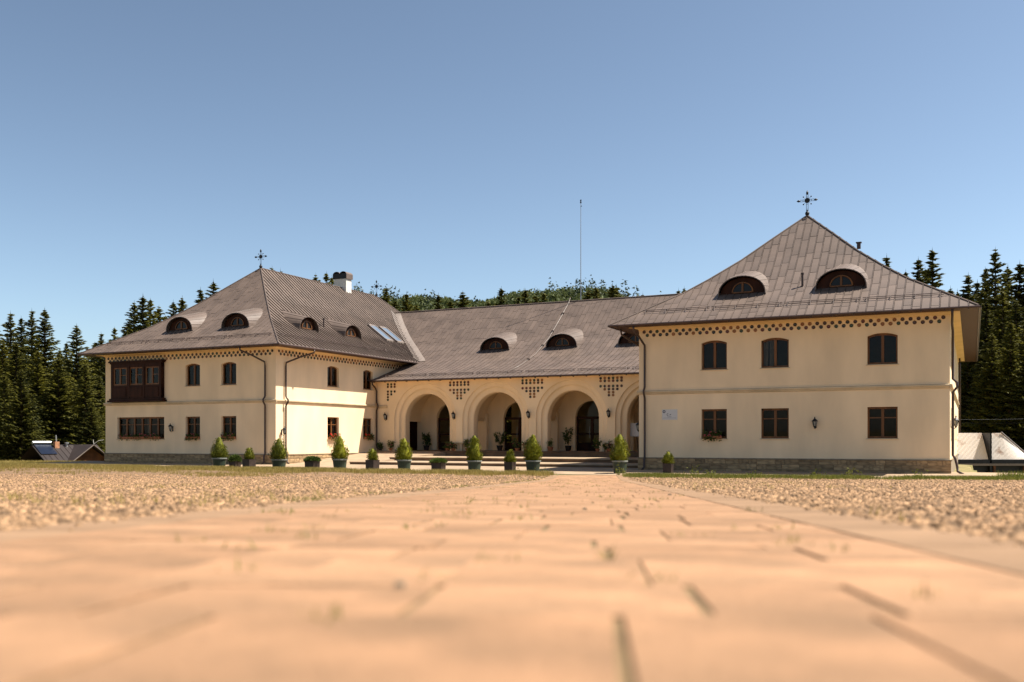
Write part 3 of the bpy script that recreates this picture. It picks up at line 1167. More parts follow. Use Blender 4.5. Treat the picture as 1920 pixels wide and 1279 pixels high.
def plinth(length, loc, rz, zlow_fn, cap=True):
    core = MB().box(-0.02, length + 0.02, -0.03, 0.2, -2.0, ZP - 0.035)
    p = part('plinth', core, 'mortar', None, loc, rz)
    rows = ((-1.68, -1.44), (-1.43, -1.19), (-1.18, ZP - 0.045))
    for (z0, z1) in rows:
        x = -0.05
        while x < length + 0.02:
            w = random.uniform(0.4, 1.05)
            x1 = min(x + w, length + 0.05)
            if length + 0.05 - x1 < 0.25:
                x1 = length + 0.05
            if z1 > zlow_fn((x + x1) / 2) + 0.02:
                s = link('stone', unit, p, ((x + x1) / 2, -0.035 + random.uniform(-0.012, 0.006), (z0 + z1) / 2))
                s.scale = (x1 - x - 0.016, 0.07, z1 - z0 - 0.014)
                s.rotation_euler = (0, random.choice((0, math.pi)), 0)
            x = x1
    cp_ = MB().bbox(-0.09, length + 0.09, -0.10, 0.1, ZP - 0.04, ZP + 0.012, 0.012)
    part('plinth_cap', cp_, 'mortar', p)
    return p


plinth(WR, (0, 0, 0), 0, lambda x: -1.7)
plinth(WR, (L0, 0, 0), 0, lambda x: -1.7)
plinth(10.6, (L1, 0, 0), math.pi / 2, lambda x: -1.52 + 0.072 * max(0, x - 1.6))
core = MB().box(0, WB, -0.05, 0.2, -6.5, ZP).box(0, WB, -0.08, 0.1, ZP - 0.03, ZP + 0.01)
part('plinth', core, 'mortar', None, (WR, 0.1, 0), math.pi / 2)
part('plinth', MB().box(0, ARC, -0.04, 0.2, -2.3, ZP), 'mortar', None, (0, ARC, 0), -math.pi / 2)
part('plinth', MB().box(0, WB, -0.04, 0.2, -7, ZP), 'mortar', None, (L0, WB, 0), -math.pi / 2)

# ---- glazed ceramic discs
discs = {}
for nm in ('disc_green', 'disc_brown', 'disc_amber', 'disc_dark', 'disc_red'):
    discs[nm] = MB().lathe([(0.088, 0.004), (0.088, -0.018), (0.074, -0.03), (0.066, -0.016), (0.03, -0.008)], 12, axis='y').mesh('ceramic_disc', nm)
DN = list(discs)
DW = [3, 4, 3, 4, 1.5]
ND = [0]
extra = []


def disc(a, b, z, rz=0.0):
    nm = random.choices(DN, DW)[0]
    if ND[0] < 300:
        plink('ceramic_disc', discs[nm], (a, b, z), rz)
        ND[0] += 1
    else:
        extra.append((nm, a, b, z, rz))


for base in (0.0, L0):
    k = 0
    while 0.28 + k * 0.343 < WR - 0.2:
        disc(base + 0.28 + k * 0.343, -0.002, 5.54)
        disc(base + 0.28 + 0.1715 + k * 0.343, -0.002, 5.365) if 0.45 + k * 0.343 < WR - 0.2 else None
        k += 1


def cluster(a0, half=False):
    sx, szs = 0.285, (3.99, 3.81, 3.47, 3.27, 3.07, 2.88)
    for row, cnt in zip(range(6), (6, 6, 6, 4, 2, 2)):
        for k in range(cnt):
            off = (k - (cnt - 1) / 2) * sx
            if half and off < 0:
                continue
            disc(a0 + off, ARC - 0.002, szs[row] - (0.0))


for cx in (-16.64, -11.08, -5.51):
    cluster(cx)
cluster(-22.62, True)
k = 0
while 0.3 + k * 0.343 < 14.8:
    disc(L1 + 0.002, 0.3 + k * 0.343, 5.54, math.pi / 2)
    disc(L1 + 0.002, 0.3 + 0.1715 + k * 0.343, 5.365, math.pi / 2)
    k += 1
if extra:
    for nm in DN:
        mb = MB()
        for (n2, a, b, z, rz) in extra:
            if n2 == nm:
                mb.lathe([(0.088, 0.004), (0.088, -0.018), (0.074, -0.03), (0.066, -0.016), (0.03, -0.008)], 12, axis='y', c=(b, -0.0, z))
        if mb.v:
            tag(part('ceramic_discs', mb, nm, None, (L1 + 0.002, 0, 0), math.pi / 2), kind='stuff')


# ---- eyebrow dormers
def dormer(a, b, z, rz, w=2.2, h=0.88, light=False):
    n = 18
    hood = MB(); vs = []; fs = []
    ys = (-0.22, -0.22, 0.5, 1.2, 2.2)
    for i, y in enumerate(ys):
        sc = 0.96 if i == 0 else 1.0
        for k in range(n + 1):
            t = math.pi * (1 - k / n)
            yy = max(0, y + 0.3)
            vs.append((w / 2 * 1.06 * sc * math.cos(t) * (1 + 0.07 * yy), y, ((h + 0.05) * sc + 0.26 * yy) * max(0, math.sin(t)) ** 0.85 - 0.03))
    for i in range(len(ys) - 1):
        for k in range(n):
            q = i * (n + 1) + k
            fs.append((q, q + 1, q + n + 2, q + n + 1))
    hood.add(vs, fs)
    o = part('dormer', hood, 'roof_metal', None, (a, b, z), rz, False)
    rb = MB()
    for k in range(2, n - 1, 2):
        t = math.pi * (1 - k / n)
        p = (w / 2 * 1.06 * math.cos(t), (h + 0.05) * math.sin(t) ** 0.85 - 0.015)
        sn = math.sin(t) ** 0.85
        rb.tube([(p[0], -0.29, p[1]), (p[0] * 1.16, 2.1, p[1] + 0.26 * 2.4 * sn)], 0.014, 4)
    tag(obj('seam', rb, 'roof_metal', o), kind='stuff')
    fa = MB()
    arc = [(w / 2 * 1.02 * math.cos(math.pi * (1 - k / n)), 0.06, h * math.sin(math.pi * (1 - k / n)) - 0.02) for k in range(n + 1)]
    fa.add(arc, [tuple(range(n + 1))])
    obj('face', fa, 'dark_wood', o)
    fm = MB()
    fm.box(-0.5, 0.5, 0.0, 0.055, 0.10, 0.16).box(-0.05, 0.05, -0.01, 0.055, 0.10, 0.62)
    ar = [(0.52 * math.cos(math.pi * (1 - k / 10)), 0.01, 0.13 + 0.5 * math.sin(math.pi * (1 - k / 10))) for k in range(11)]
    fm.tube(ar, 0.04, 6)
    obj('frame', fm, 'frame_wood', o)
    for s in (-1, 1):
        pg = [(s * 0.06, 0.045, 0.17)] + [(s * 0.48 * math.cos(t), 0.045, 0.16 + 0.44 * math.sin(t)) for t in np.linspace(0.05, 1.42, 6)]
        obj('pane', MB().add(pg, [tuple(range(len(pg)))]), 'skylight_dark', o)
    return o


mat('skylight_dark', (0.010, 0.009, 0.009), 0.2, 0.1, 1, 0, 1, 0, 0.2)
for a in (5.02, 9.78):
    dormer(a, 1.35, 7.34, 0, 2.25, 0.9)
for a in (-32.55, -27.72):
    dormer(a, 1.35, 7.34, 0)
for b in (4.95, 10.05):
    dormer(L1 - 1.4, b, 7.36, math.pi / 2, 2.0, 0.86)
for a in (-16.75, -11.35, -5.8):
    dormer(a, 17.1, 6.74, 0, 2.3, 0.9)

# ---- skylights on the far wing
for b in (15.2, 16.75):
    d0, d1 = 2.85, 4.6
    x0, x1 = L1 + OV - d0, L1 + OV - d1
    fr = MB()
    for (bb0, bb1, e0, e1) in ((b, b + 0.12, 0, 1), (b + 0.98, b + 1.1, 0, 1), (b, b + 1.1, 0, 0.08), (b, b + 1.1, 0.92, 1)):
        p = lambda e, up: (x0 + (x1 - x0) * e, wz(d0) + (wz(d1) - wz(d0)) * e + up)
        (xa, za), (xb, zb) = p(e0, 0), p(e1, 0)
        up = 0.15
        vs = [(xa, bb0, za), (xa, bb1, za), (xb, bb1, zb), (xb, bb0, zb), (xa, bb0, za + up), (xa, bb1, za + up), (xb, bb1, zb + up), (xb, bb0, zb + up)]
        fr.add(vs, [(4, 5, 6, 7), (0, 1, 5, 4), (1, 2, 6, 5), (2, 3, 7, 6), (3, 0, 4, 7)])
    o = part('skylight', fr, 'flashing')
    obj('pane', MB().quad((x0, b + 0.1, wz(d0) + 0.12), (x0, b + 1.0, wz(d0) + 0.12), (x1, b + 1.0, wz(d1) + 0.12), (x1, b + 0.1, wz(d1) + 0.12)), 'skylight_glass', o)


# ---- vent pipes, mast, chimney
def vent(a, b, z, rz=0):
    m = MB().tube([(0.0, 0, -0.1), (0, 0, 0.62)], 0.055, 8).tube([(0, 0, 0.6), (0.0, 0, 0.68)], 0.08, 8)
    m.tube([(0, 0, 0.02), (-0.42, -0.05, -0.22)], 0.045, 6)
    part('vent_pipe', m, 'dark_metal', None, (a, b, z), rz)


vent(7.9, 1.75, wz(1.75 + OV) + 0.02)
vent(L1 - 2.1, 7.75, wz(2.1 + OV) + 0.02, math.pi / 2)
vent(-24.3, 24.0, cz(24.0))
cpv = MB().box(-0.09, 0.09, -0.09, 0.09, 0, 0.3).box(-0.14, 0.14, -0.14, 0.14, 0.3, 0.34)
part('ridge_vent', cpv, 'dark_metal', None, (WR + OV - 5.6, 5.6, wz(5.9)))
ms = MB().tube([(0, 0, -0.2), (0, 0, 2.5), (0, 0, 7.7)], [0.035, 0.032, 0.02], 8)
mast = thing('antenna_mast', 'thin grey lightning mast standing on the ridge of the middle roof', 'mast', b2w(-12.1, 22.7, 10.8), -TH)
obj('pole', ms, 'steel', mast)
obj('tip', MB().ball((0, 0, 7.75), 0.07, 8).box(-0.05, 0.05, -0.02, 0.02, 7.83, 7.97).tube([(-0.01, 0, 7.45), (0.09, 0, 7.47)], 0.03, 6), 'black_iron', mast)
ch = MB().box(-0.72, 0.72, -0.45, 0.45, -1.2, 1.0)
o = part('chimney', ch, 'white_paint', None, (-30.95, 17.6, 12.25))
o.scale = (0.82, 0.82, 0.86)
cpm = MB()
for sx in (-1, 1):
    n = 10
    vs = []
    for y in (-0.55, 0.55):
        for k in range(n + 1):
            t = math.pi * (1 - k / n)
            vs.append((sx * 0.40 + 0.42 * math.cos(t), y, 1.38 + 0.30 * math.sin(t)))
    fs = [(k, k + 1, n + 2 + k, n + 1 + k) for k in range(n)]
    cpm.add(vs, fs)
for xx in (-0.82, 0.80):
    cpm.box(xx, xx + 0.02, -0.55, 0.55, 0.98, 1.42)
part('chimney_cap', cpm, 'roof_metal', o)
part('flue', MB().box(-0.78, 0.78, -0.5, 0.5, 1.0, 1.5), 'black_iron', o)


# ---- crosses
def cross(a, b, z, s, label):
    t = thing('roof_cross', label, 'cross', b2w(a, b, z), -TH, 'iron crosses on the roof peaks')
    base = MB().ball((0, 0, 0.14), 0.14, 12).tube([(0, 0, -0.15), (0, 0, 0.05)], 0.06, 8).ball((0, 0, 0.32), 0.05, 8)
    obj('ball', base, 'black_iron', t, smooth=True)
    fr = MB()
    w = 0.055
    for dx in (-w, w):
        fr.tube([(dx, 0, 0.28), (dx, 0, 1.38)], 0.014, 6)
    for dz in (-w, w):
        fr.tube([(-0.44, 0, 0.98 + dz), (0.44, 0, 0.98 + dz)], 0.014, 6)
    for zz in (0.42, 0.74, 1.2):
        fr.tube([(-w, 0, zz), (w, 0, zz)], 0.013, 6)
    for xx in (-0.26, 0.26):
        fr.tube([(xx, 0, 0.98 - w), (xx, 0, 0.98 + w)], 0.013, 6)
    for sx in (-1, 1):
        for sz in (-1, 1):
            fr.tube([(0, 0, 0.98), (sx * 0.24, 0, 0.98 + sz * 0.24)], 0.01, 5)
            fr.ball((sx * 0.24, 0, 0.98 + sz * 0.24), 0.045, 8)
    obj('frame', fr, 'black_iron', t)
    fi = MB().lathe([(0.16, -0.03), (0.17, 0), (0.16, 0.03)], 14, (0, 0, 0.98), axis='y')
    obj('boss', fi, 'black_iron', t)
    fi = MB()
    fi.lathe([(0.02, 1.34), (0.075, 1.42), (0.07, 1.5), (0.01, 1.62)], 10)
    obj('finial', fi, 'black_iron', t)
    ends = MB()
    for sx in (-1, 1):
        ends.tube([(sx * 0.42, 0, 0.98), (sx * 0.5, 0, 0.98), (sx * 0.57, 0, 0.98), (sx * 0.66, 0, 0.98)], [0.03, 0.075, 0.07, 0.008], 10)
    obj('arm_tip', ends, 'black_iron', t)
    t.scale = (s, s, s)
    return t


cross(WR / 2, HALF - OV, 12.36, 0.86, 'black iron cross on the peak of the wing with the white plaque')
cross((L0 + L1) / 2, HALF - OV, 12.36, 0.86, 'black iron cross on the peak over the wing with the wooden loggia')
cross((L0 + L1) / 2, 22.3, 12.36, 0.86, 'small black iron cross at the rear end of the ridge beyond the chimney')

# ---- downpipes


def downpipe(pts, rz=0, loc=(0, 0, 0)):
    part('downpipe', MB().tube(pts, 0.055, 10), 'dark_metal', None, loc, rz, True)


def dp_path(xw, xe, zbot, y=-0.11):
    """from the gutter at xe down the wall at xw, stepping round the belt course"""
    return [(xe, -OV - 0.05, 5.74), (xe, -OV - 0.04, 5.55), (xe * 0.55 + xw * 0.45, -0.65, 5.25), (xw, y - 0.03, 4.85), (xw, y, 4.6), (xw, y, 2.75), (xw, y - 0.04, 2.65), (xw, y - 0.17, 2.52),
            (xw, y - 0.17, 2.38), (xw, y - 0.03, 2.2), (xw, y, 2.1), (xw, y, -0.85), (xw, y - 0.1, -1.02), (xw, y - 0.1, -1.4), (xw - 0.06, y - 0.3, -1.53)]


downpipe(dp_path(0.34, 0.1, -1.5))
downpipe([(WR + 0.12, -OV - 0.05, 5.74), (WR + 0.12, -OV, 5.5), (WR + 0.1, -0.5, 5.2), (WR + 0.12, 0.1, 4.9), (WR + 0.12, 0.12, 2.75), (WR + 0.3, 0.12, 2.58), (WR + 0.3, 0.12, 2.38),
          (WR + 0.12, 0.12, 2.15), (WR + 0.12, 0.12, -0.7), (WR + 0.22, 0.1, -0.85), (WR + 0.3, 0.1, -1.2), (WR + 0.32, 0.05, -1.42), (WR + 0.55, -0.1, -1.55)])
downpipe(dp_path(WR - 0.75, WR - 1.8, -1.5), 0, (L0, 0, 0))
downpipe(dp_path(0.85, 2.3, -1.5), math.pi / 2, (L1, 0, 0))
downpipe([(L1 + 0.25, 10.3, 4.15), (L1 + 0.25, 10.35, 3.95), (L1 + 0.12, 10.95, 3.7), (L1 + 0.12, 11.07, 3.5), (L1 + 0.12, 11.07, 2.7), (L1 + 0.3, 10.95, 2.5), (L1 + 0.3, 10.95, 2.35), (L1 + 0.12, 11.07, 2.1),
          (L1 + 0.12, 11.07, -0.35), (L1 + 0.2, 11.0, -0.55), (L1 + 0.42, 10.8, -0.70)])
downpipe([(WR + 0.12, 26.5, 5.7), (WR + 0.14, 26.8, 5.0), (WR + 0.14, 26.8, -1.4)])
# bracketed pipe under the near eave corner
part('eave_strut', MB().tube([(-0.85, -0.4, 5.72), (-0.85, -0.3, 5.45), (-0.4, 0.2, 5.1), (-0.1, 0.6, 4.85), (-0.1, 0.6, 4.2)], 0.055, 8), 'dark_metal', None, (0, 0, 0), 0, True)

# ---- wooden loggia on the far wing
lg = MB()
x0, x1 = -37.38, -32.58
lg.box(x0 + 0.12, x1 - 0.12, -0.28, 0.1, 2.66, 3.66)
for xx in (x0 + 0.12, x0 + 1.66, x0 + 3.02, x1 - 0.30):
    lg.box(xx, xx + 0.18, -0.30, 0.1, 2.66, 5.2)
lg.box(x0 + 0.12, x1 - 0.12, -0.29, 0.1, 4.86, 5.2)
LOG = part('loggia', lg, 'dark_wood')
cr = MB().bbox(x0 - 0.04, x1 + 0.04, -0.40, 0.02, 5.2, 5.30, 0.02).bbox(x0 + 0.04, x1 - 0.04, -0.34, 0.02, 5.12, 5.2, 0.01)
part('cornice', cr, 'dark_wood', LOG)
bm = MB().bbox(x0 - 0.12, x1 + 0.12, -0.44, 0.0, 2.54, 2.66, 0.03).bbox(x0 - 0.02, x1 + 0.02, -0.36, 0.0, 2.66, 2.78, 0.02)
part('base_moulding', bm, 'dark_wood', LOG)
for k in range(3):
    xa = x0 + 0.32 + k * 1.46
    pn = MB().bbox(xa + 0.02, xa + 1.2, -0.315, -0.28, 2.9, 3.54, 0.015)
    part('panel', pn, 'dark_wood', LOG)
    sash = MB()
    sash.box(xa, xa + 0.1, -0.24, -0.16, 3.66, 4.86).box(xa + 1.14, xa + 1.24, -0.24, -0.16, 3.66, 4.86)
    sash.box(xa + 0.56, xa + 0.68, -0.25, -0.16, 3.66, 4.86).box(xa + 0.1, xa + 1.14, -0.24, -0.16, 3.66, 3.76).box(xa + 0.1, xa + 1.14, -0.24, -0.16, 4.78, 4.86)
    sash.box(xa + 0.68, xa + 1.14, -0.235, -0.17, 4.32, 4.37)
    part('sash', sash, 'frame_wood', LOG)
    for q in (0.1, 0.68):
        part('pane', MB().quad((xa + q, -0.2, 3.7), (xa + q + 0.46, -0.2, 3.7), (xa + q + 0.46, -0.2, 4.82), (xa + q, -0.2, 4.82)), 'pane_glass', LOG)
vs = []
for q in range(15):
    vs += [(x1 - 1.42 + 0.30 * q / 14 + 0.12 * (q / 14), -0.10 + 0.02 * math.sin(q * 1.7), 3.7), (x1 - 1.33 + 0.24 * q / 14, -0.10 + 0.02 * math.sin(q * 1.7), 4.8)]
part('curtain', MB().add(vs, [(2 * q, 2 * q + 2, 2 * q + 3, 2 * q + 1) for q in range(14)]), 'curtain', LOG)


# ------------------------------------------------------------------ things on the building
LCACHE = {}


def lantern(a, b, z, rz, label, s=1.0):
    """wall lantern: bracket plate, arm, hexagonal glazed cage, roof with finial"""
    t = thing('wall_lantern', label, 'lantern', b2w(a, b, z), rz - TH, 'black lanterns on the walls')
    if not LCACHE:
        p = MB().bbox(-0.05, 0.05, -0.02, 0.0, -0.16, 0.14, 0.008)
        p.tube([(0, -0.01, -0.12), (0, -0.10, -0.2), (0, -0.19, -0.17), (0, -0.2, -0.11)], 0.016, 6)
        LCACHE['bracket'] = p.mesh('bracket', 'black_iron')
        c = MB()
        for k in range(6):
            q = 2 * math.pi * k / 6
            c.tube([(0.055 * math.cos(q), -0.2 + 0.055 * math.sin(q), -0.1), (0.10 * math.cos(q), -0.2 + 0.10 * math.sin(q), 0.13)], 0.01, 4)
        c.lathe([(0.02, -0.16), (0.06, -0.1), (0.06, -0.085)], 6, (0, -0.2, 0))
        LCACHE['cage'] = c.mesh('cage', 'black_iron')
        r = MB().lathe([(0.125, 0.12), (0.13, 0.14), (0.07, 0.21), (0.02, 0.25), (0.025, 0.29), (0.004, 0.33)], 6, (0, -0.2, 0))
        LCACHE['cap'] = r.mesh('cap', 'black_iron')
        g_ = MB().lathe([(0.048, -0.08), (0.088, 0.12)], 6, (0, -0.2, 0))
        LCACHE['glass'] = g_.mesh('glass', 'lamp_glass')
    for k, me in LCACHE.items():
        link(k, me, t)
    t.scale = (s, s, s)
    return t


lantern(-22.59, ARC, 1.62, 0, 'black wall lantern beside the downpipe in the arcade corner', 1.15)
lantern(-17.0, ARC, 1.65, 0, 'black wall lantern on the arcade pier next after the corner one', 1.15)
lantern(-11.3, ARC, 1.66, 0, 'black wall lantern on the middle pier of the arcade', 1.15)
lantern(-5.62, ARC, 1.66, 0, 'black wall lantern on the arcade pier beside the arch with the notice board', 1.15)
lantern(8.77, 0, 0.74, 0, 'black wall lantern between ground floor windows of the wing with the white plaque', 1.1)
lantern(-31.97, 0, 0.74, 0, 'black wall lantern beside the wide window under the wooden loggia', 1.1)
lantern(-0.0, 0.6, 0.62, -math.pi / 2, 'black wall lantern on the shaded side wall facing the arcade steps', 1.15)
lantern(L1, 0.55, 0.5, math.pi / 2, 'black wall lantern on the sunlit corner beside the downpipe', 1.1)
lantern(WR, 1.4, 0.75, math.pi / 2, 'black wall lantern on the sunlit outer side wall', 1.15)

# plaque
t = thing('wall_plaque', 'small white information plaque with round dark emblem on the cream wall', 'sign', b2w(1.63, 0, 1.28), -TH)
obj('board', MB().bbox(-0.40, 0.40, -0.02, -0.001, -0.265, 0.265, 0.006), 'sign_white', t)
em = MB()
n = 20
for k in range(n):
    t0, t1 = 2 * math.pi * k / n, 2 * math.pi * (k + 1) / n
    for r0, r1 in ((0.038, 0.075),):
        em.quad((-0.29 + r0 * math.cos(t0), -0.0225, 0.155 + r0 * math.sin(t0)), (-0.29 + r1 * math.cos(t0), -0.0225, 0.155 + r1 * math.sin(t0)),
                (-0.29 + r1 * math.cos(t1), -0.0225, 0.155 + r1 * math.sin(t1)), (-0.29 + r0 * math.cos(t1), -0.0225, 0.155 + r0 * math.sin(t1)))
obj('emblem', em, 'sign_blue', t)
tx = MB()
for k in range(14):
    t0, t1 = 0.6 + 5.2 * k / 14, 0.6 + 5.2 * (k + 1) / 14
    c = (-0.10, -0.0)
    tx.quad((c[0] + 0.03 * math.cos(t0), -0.0225, c[1] + 0.04 * math.sin(t0)), (c[0] + 0.05 * math.cos(t0), -0.0225, c[1] + 0.06 * math.sin(t0)),
            (c[0] + 0.05 * math.cos(t1), -0.0225, c[1] + 0.06 * math.sin(t1)), (c[0] + 0.03 * math.cos(t1), -0.0225, c[1] + 0.04 * math.sin(t1)))
for x0_, x1_, z0_, z1_ in ((-0.02, 0.0, -0.005, 0.02), (0.02, 0.075, -0.015, 0.02), (0.0, 0.02, -0.06, -0.035), (-0.13, 0.10, -0.12, -0.105), (-0.36, 0.34, -0.175, -0.165)):
    tx.quad((x0_, -0.0225, z0_), (x1_, -0.0225, z0_), (x1_, -0.0225, z1_), (x0_, -0.0225, z1_))
obj('lettering', tx, 'sign_ink', t)
# notice board inside the arch next to the near wing
t = thing('notice_board', 'white blank notice board on an easel inside the arch beside the shaded wall', 'board', b2w(-4.62, ARC + 1.0, ZFL), -TH)
obj('panel', MB().bbox(-0.1, 0.95, -0.03, 0.0, 0.98, 1.84, 0.006), 'sign_white', t)
lgm = MB()
for xx in (0.0, 0.85):
    lgm.tube([(xx, 0.03, 1.8), (xx, 0.03, 0.0)], 0.02, 6)
lgm.tube([(0.42, 0.04, 1.75), (0.42, 0.6, 0.0)], 0.02, 6)
obj('stand', lgm, 'dark_wood', t)


# ------------------------------------------------------------------ foliage generators
def tuft_cloud(pts, nrm, size, rng, per=3, up=0.3, spread=0.9, asp=0.33):
    """small pointed leaves growing from pts roughly along nrm"""
    n = len(pts)
    P = np.repeat(pts, per, 0)
    D = np.repeat(nrm, per, 0) + rng.normal(0, spread, (n * per, 3)) * 0.6
    D[:, 2] += up
    D /= np.linalg.norm(D, axis=1)[:, None] + 1e-9
    S = np.cross(D, rng.normal(0, 1, (n * per, 3)))
    S /= np.linalg.norm(S, axis=1)[:, None] + 1e-9
    L = size * rng.uniform(0.6, 1.3, (n * per, 1))
    a = P - S * L * asp * 0.5
    b = P + S * L * asp * 0.5
    c = P + D * L
    V = np.stack([a, b, c], 1).reshape(-1, 3)
    F = np.arange(len(V)).reshape(-1, 3)
    return V, F


def lumpy_cone(h, r, rng, n=1500, size=0.07, lumps=60, base=0.0, round_=0.66):
    """dwarf conifer: cone of lumps covered by short twigs, plus dark inner body"""
    u = rng.random(lumps)
    zc = h * (1 - np.sqrt(1 - u * 0.985)) if True else u
    th = rng.random(lumps) * 2 * np.pi
    prof = lambda z: r * np.clip(1 - z / h, 0.0, 1) ** round_ * (0.62 + 0.38 * np.clip(z / (0.16 * h), 0, 1)) + 0.02
    rc = prof(zc) * rng.uniform(0.72, 0.95, lumps)
    C = np.stack([rc * np.cos(th), rc * np.sin(th), zc + base], 1)
    lr = (0.10 + 0.13 * prof(zc) / r) * r * 1.9 * rng.uniform(0.7, 1.2, lumps)
    k = rng.integers(0, lumps, n)
    d = rng.normal(0, 1, (n, 3))
    d /= np.linalg.norm(d, axis=1)[:, None]
    P = C[k] + d * lr[k][:, None] * rng.uniform(0.75, 1.0, (n, 1))
    P[:, 2] = np.maximum(P[:, 2], base + 0.01)
    V, F = tuft_cloud(P, d, size, rng, 3, 0.45, 0.8, 0.4)
    # inner body so the crown is not see-through
    bv = []; bf = []
    seg, ring = 12, 9
    for i in range(ring):
        z = h * i / (ring - 1) * 0.97
        rr = float(prof(z)) * 0.86
        for q in range(seg):
            t_ = 2 * np.pi * q / seg
            rj = rr * (1 + 0.12 * math.sin(q * 2.7 + i * 1.9))
            bv.append((rj * math.cos(t_), rj * math.sin(t_), z + base))
    bv = np.array(bv)
    for i in range(ring - 1):
        for q in range(seg):
            j = (q + 1) % seg
            bf += [(i * seg + q, i * seg + j, (i + 1) * seg + j), (i * seg + q, (i + 1) * seg + j, (i + 1) * seg + q)]
    off = len(V)
    return np.concatenate([V, bv]), np.concatenate([F, np.array(bf) + off])


def round_pot(h, r0, r1):
    p = MB().lathe([(r0, 0), (r1 * 0.96, h - 0.06), (r1 * 0.97, h - 0.055)], 22)
    rim = MB().lathe([(r1 * 0.97, h - 0.07), (r1 * 1.06, h - 0.065), (r1 * 1.07, h), (r1 * 0.98, h + 0.004), (r1 * 0.95, h - 0.04)], 22)
    soil = MB().lathe([(r1 * 0.94, h - 0.05), (r1 * 0.5, h - 0.02), (0.01, h - 0.015)], 18)
    return p, rim, soil


def pot_thing(px, label, kind, h, r, potw, poth, sc=1.0, seed=1, name='potted_conifer', cat='plant', loc=None, z=None):
    x, y = loc
    rng = np.random.default_rng(seed)
    t = thing(name, label, cat, (x, y, z), rng.random() * 6, 'plant pots along the edge of the forecourt')
    if kind == 'round':
        p, rim, soil = round_pot(poth, potw * 0.40, potw * 0.5)
        obj('pot', p, 'pot_green', t, smooth=False)
        obj('rim', rim, 'pot_rim', t)
        obj('soil', soil, 'potting_soil', t)
    else:
        w = potw / 2
        b = MB().lathe([(w * 1.28, 0), (w * 1.36, poth * 0.97), (w * 1.42, poth), (w * 1.30, poth), (w * 1.28, poth - 0.05)], 4, sq=True)
        obj('planter', b, 'pot_dark', t)
        t.rotation_euler[2] = -TH + rng.uniform(-0.1, 0.1)
    if name == 'potted_shrub':
        n = 900
        d = rng.normal(0, 1, (n, 3)); d /= np.linalg.norm(d, axis=1)[:, None]
        d[:, 2] = np.abs(d[:, 2])
        P = d * np.array([r, r, h]) * rng.uniform(0.55, 1.0, (n, 1)) + np.array([0, 0, poth - 0.02])
        V_, F_ = tuft_cloud(P, d, 0.11, rng, 3, 0.35, 0.8, 0.42)
        link('foliage', npmesh('foliage', V_, F_, 'shrub_leaf'), t)
        return t
    V_, F_ = lumpy_cone(h, r, rng, 3600 if h > 0.8 else 2000, 0.055 if h > 0.8 else 0.05, 80, poth + 0.01)
    link('foliage', npmesh('foliage', V_, F_, 'dwarf_conifer'), t)
    obj('stem', MB().tube([(0, 0, poth - 0.06), (0, 0, poth + h * 0.6)], 0.02, 6), 'bark', t)
    return t


def ab(a, b):
    return b2w(a, b)[:2]


def fzat(b):
    return fz(max(b, -5.25)) if b > -5.2 else BASE


POTS = [
    # a, b, kind, crown h, r, pot width, pot height, name, label
    (-23.6, -4.85, 'round', 1.22, 0.52, 0.82, 0.46, 'potted_conifer', 'tall cone conifer in green pot in front of the wing with the loggia'),
    (-22.70, -4.55, 'square', 0.34, 0.40, 0.50, 0.32, 'potted_shrub', 'low round shrub in dark pot between two cone conifers'),
    (-21.5, -4.75, 'square', 0.66, 0.30, 0.56, 0.44, 'potted_conifer', 'small cone conifer in dark planter near the corner downpipe'),
    (-19.3, -4.85, 'round', 1.18, 0.56, 0.84, 0.42, 'potted_conifer', 'broad cone conifer in green pot before the sunlit corner'),
    (-17.1, -4.75, 'square', 0.20, 0.52, 0.62, 0.40, 'potted_shrub', 'flat spreading shrub in dark planter before the sunlit side wall'),
    (-15.35, -4.65, 'round', 1.26, 0.50, 0.80, 0.46, 'potted_conifer', 'cone conifer in green pot below the window with red flowers'),
    (-13.35, -4.5, 'square', 0.60, 0.32, 0.56, 0.46, 'potted_conifer', 'small cone conifer in dark planter at the ramp edge'),
    (-11.5, -4.3, 'round', 1.15, 0.48, 0.78, 0.44, 'potted_conifer', 'cone conifer in green pot before the first arch'),
    (-9.36, -4.4, 'square', 0.17, 0.50, 0.60, 0.38, 'potted_shrub', 'flat spreading shrub in dark planter before the steps'),
    (-7.3, -4.35, 'round', 1.30, 0.46, 0.74, 0.44, 'potted_conifer', 'slender cone conifer in green pot before the second arch'),
    (-5.1, -4.75, 'square', 0.62, 0.28, 0.46, 0.44, 'potted_conifer', 'small cone conifer in dark planter between two tall potted conifers'),
    (-3.77, -4.95, 'round', 1.28, 0.48, 0.74, 0.50, 'potted_conifer', 'tall cone conifer in green pot at the shadow edge by the path'),
    (0.38, -4.1, 'round', 1.28, 0.50, 0.72, 0.50, 'potted_conifer', 'tall yellow-green cone conifer in green pot at the corner of the plaque wing'),
    (2.54, -3.4, 'square', 0.56, 0.28, 0.44, 0.40, 'potted_conifer', 'small cone conifer in dark planter below the white plaque'),
]
for n, (a, b, kind, h, r, pw, ph, nm, lab) in enumerate(POTS):
    pot_thing(0, lab, kind, h, r * 0.86, pw, ph + (0.10 if kind == 'round' else 0.06), seed=20 + n, name=nm, loc=ab(a, b), z=fzat(b))


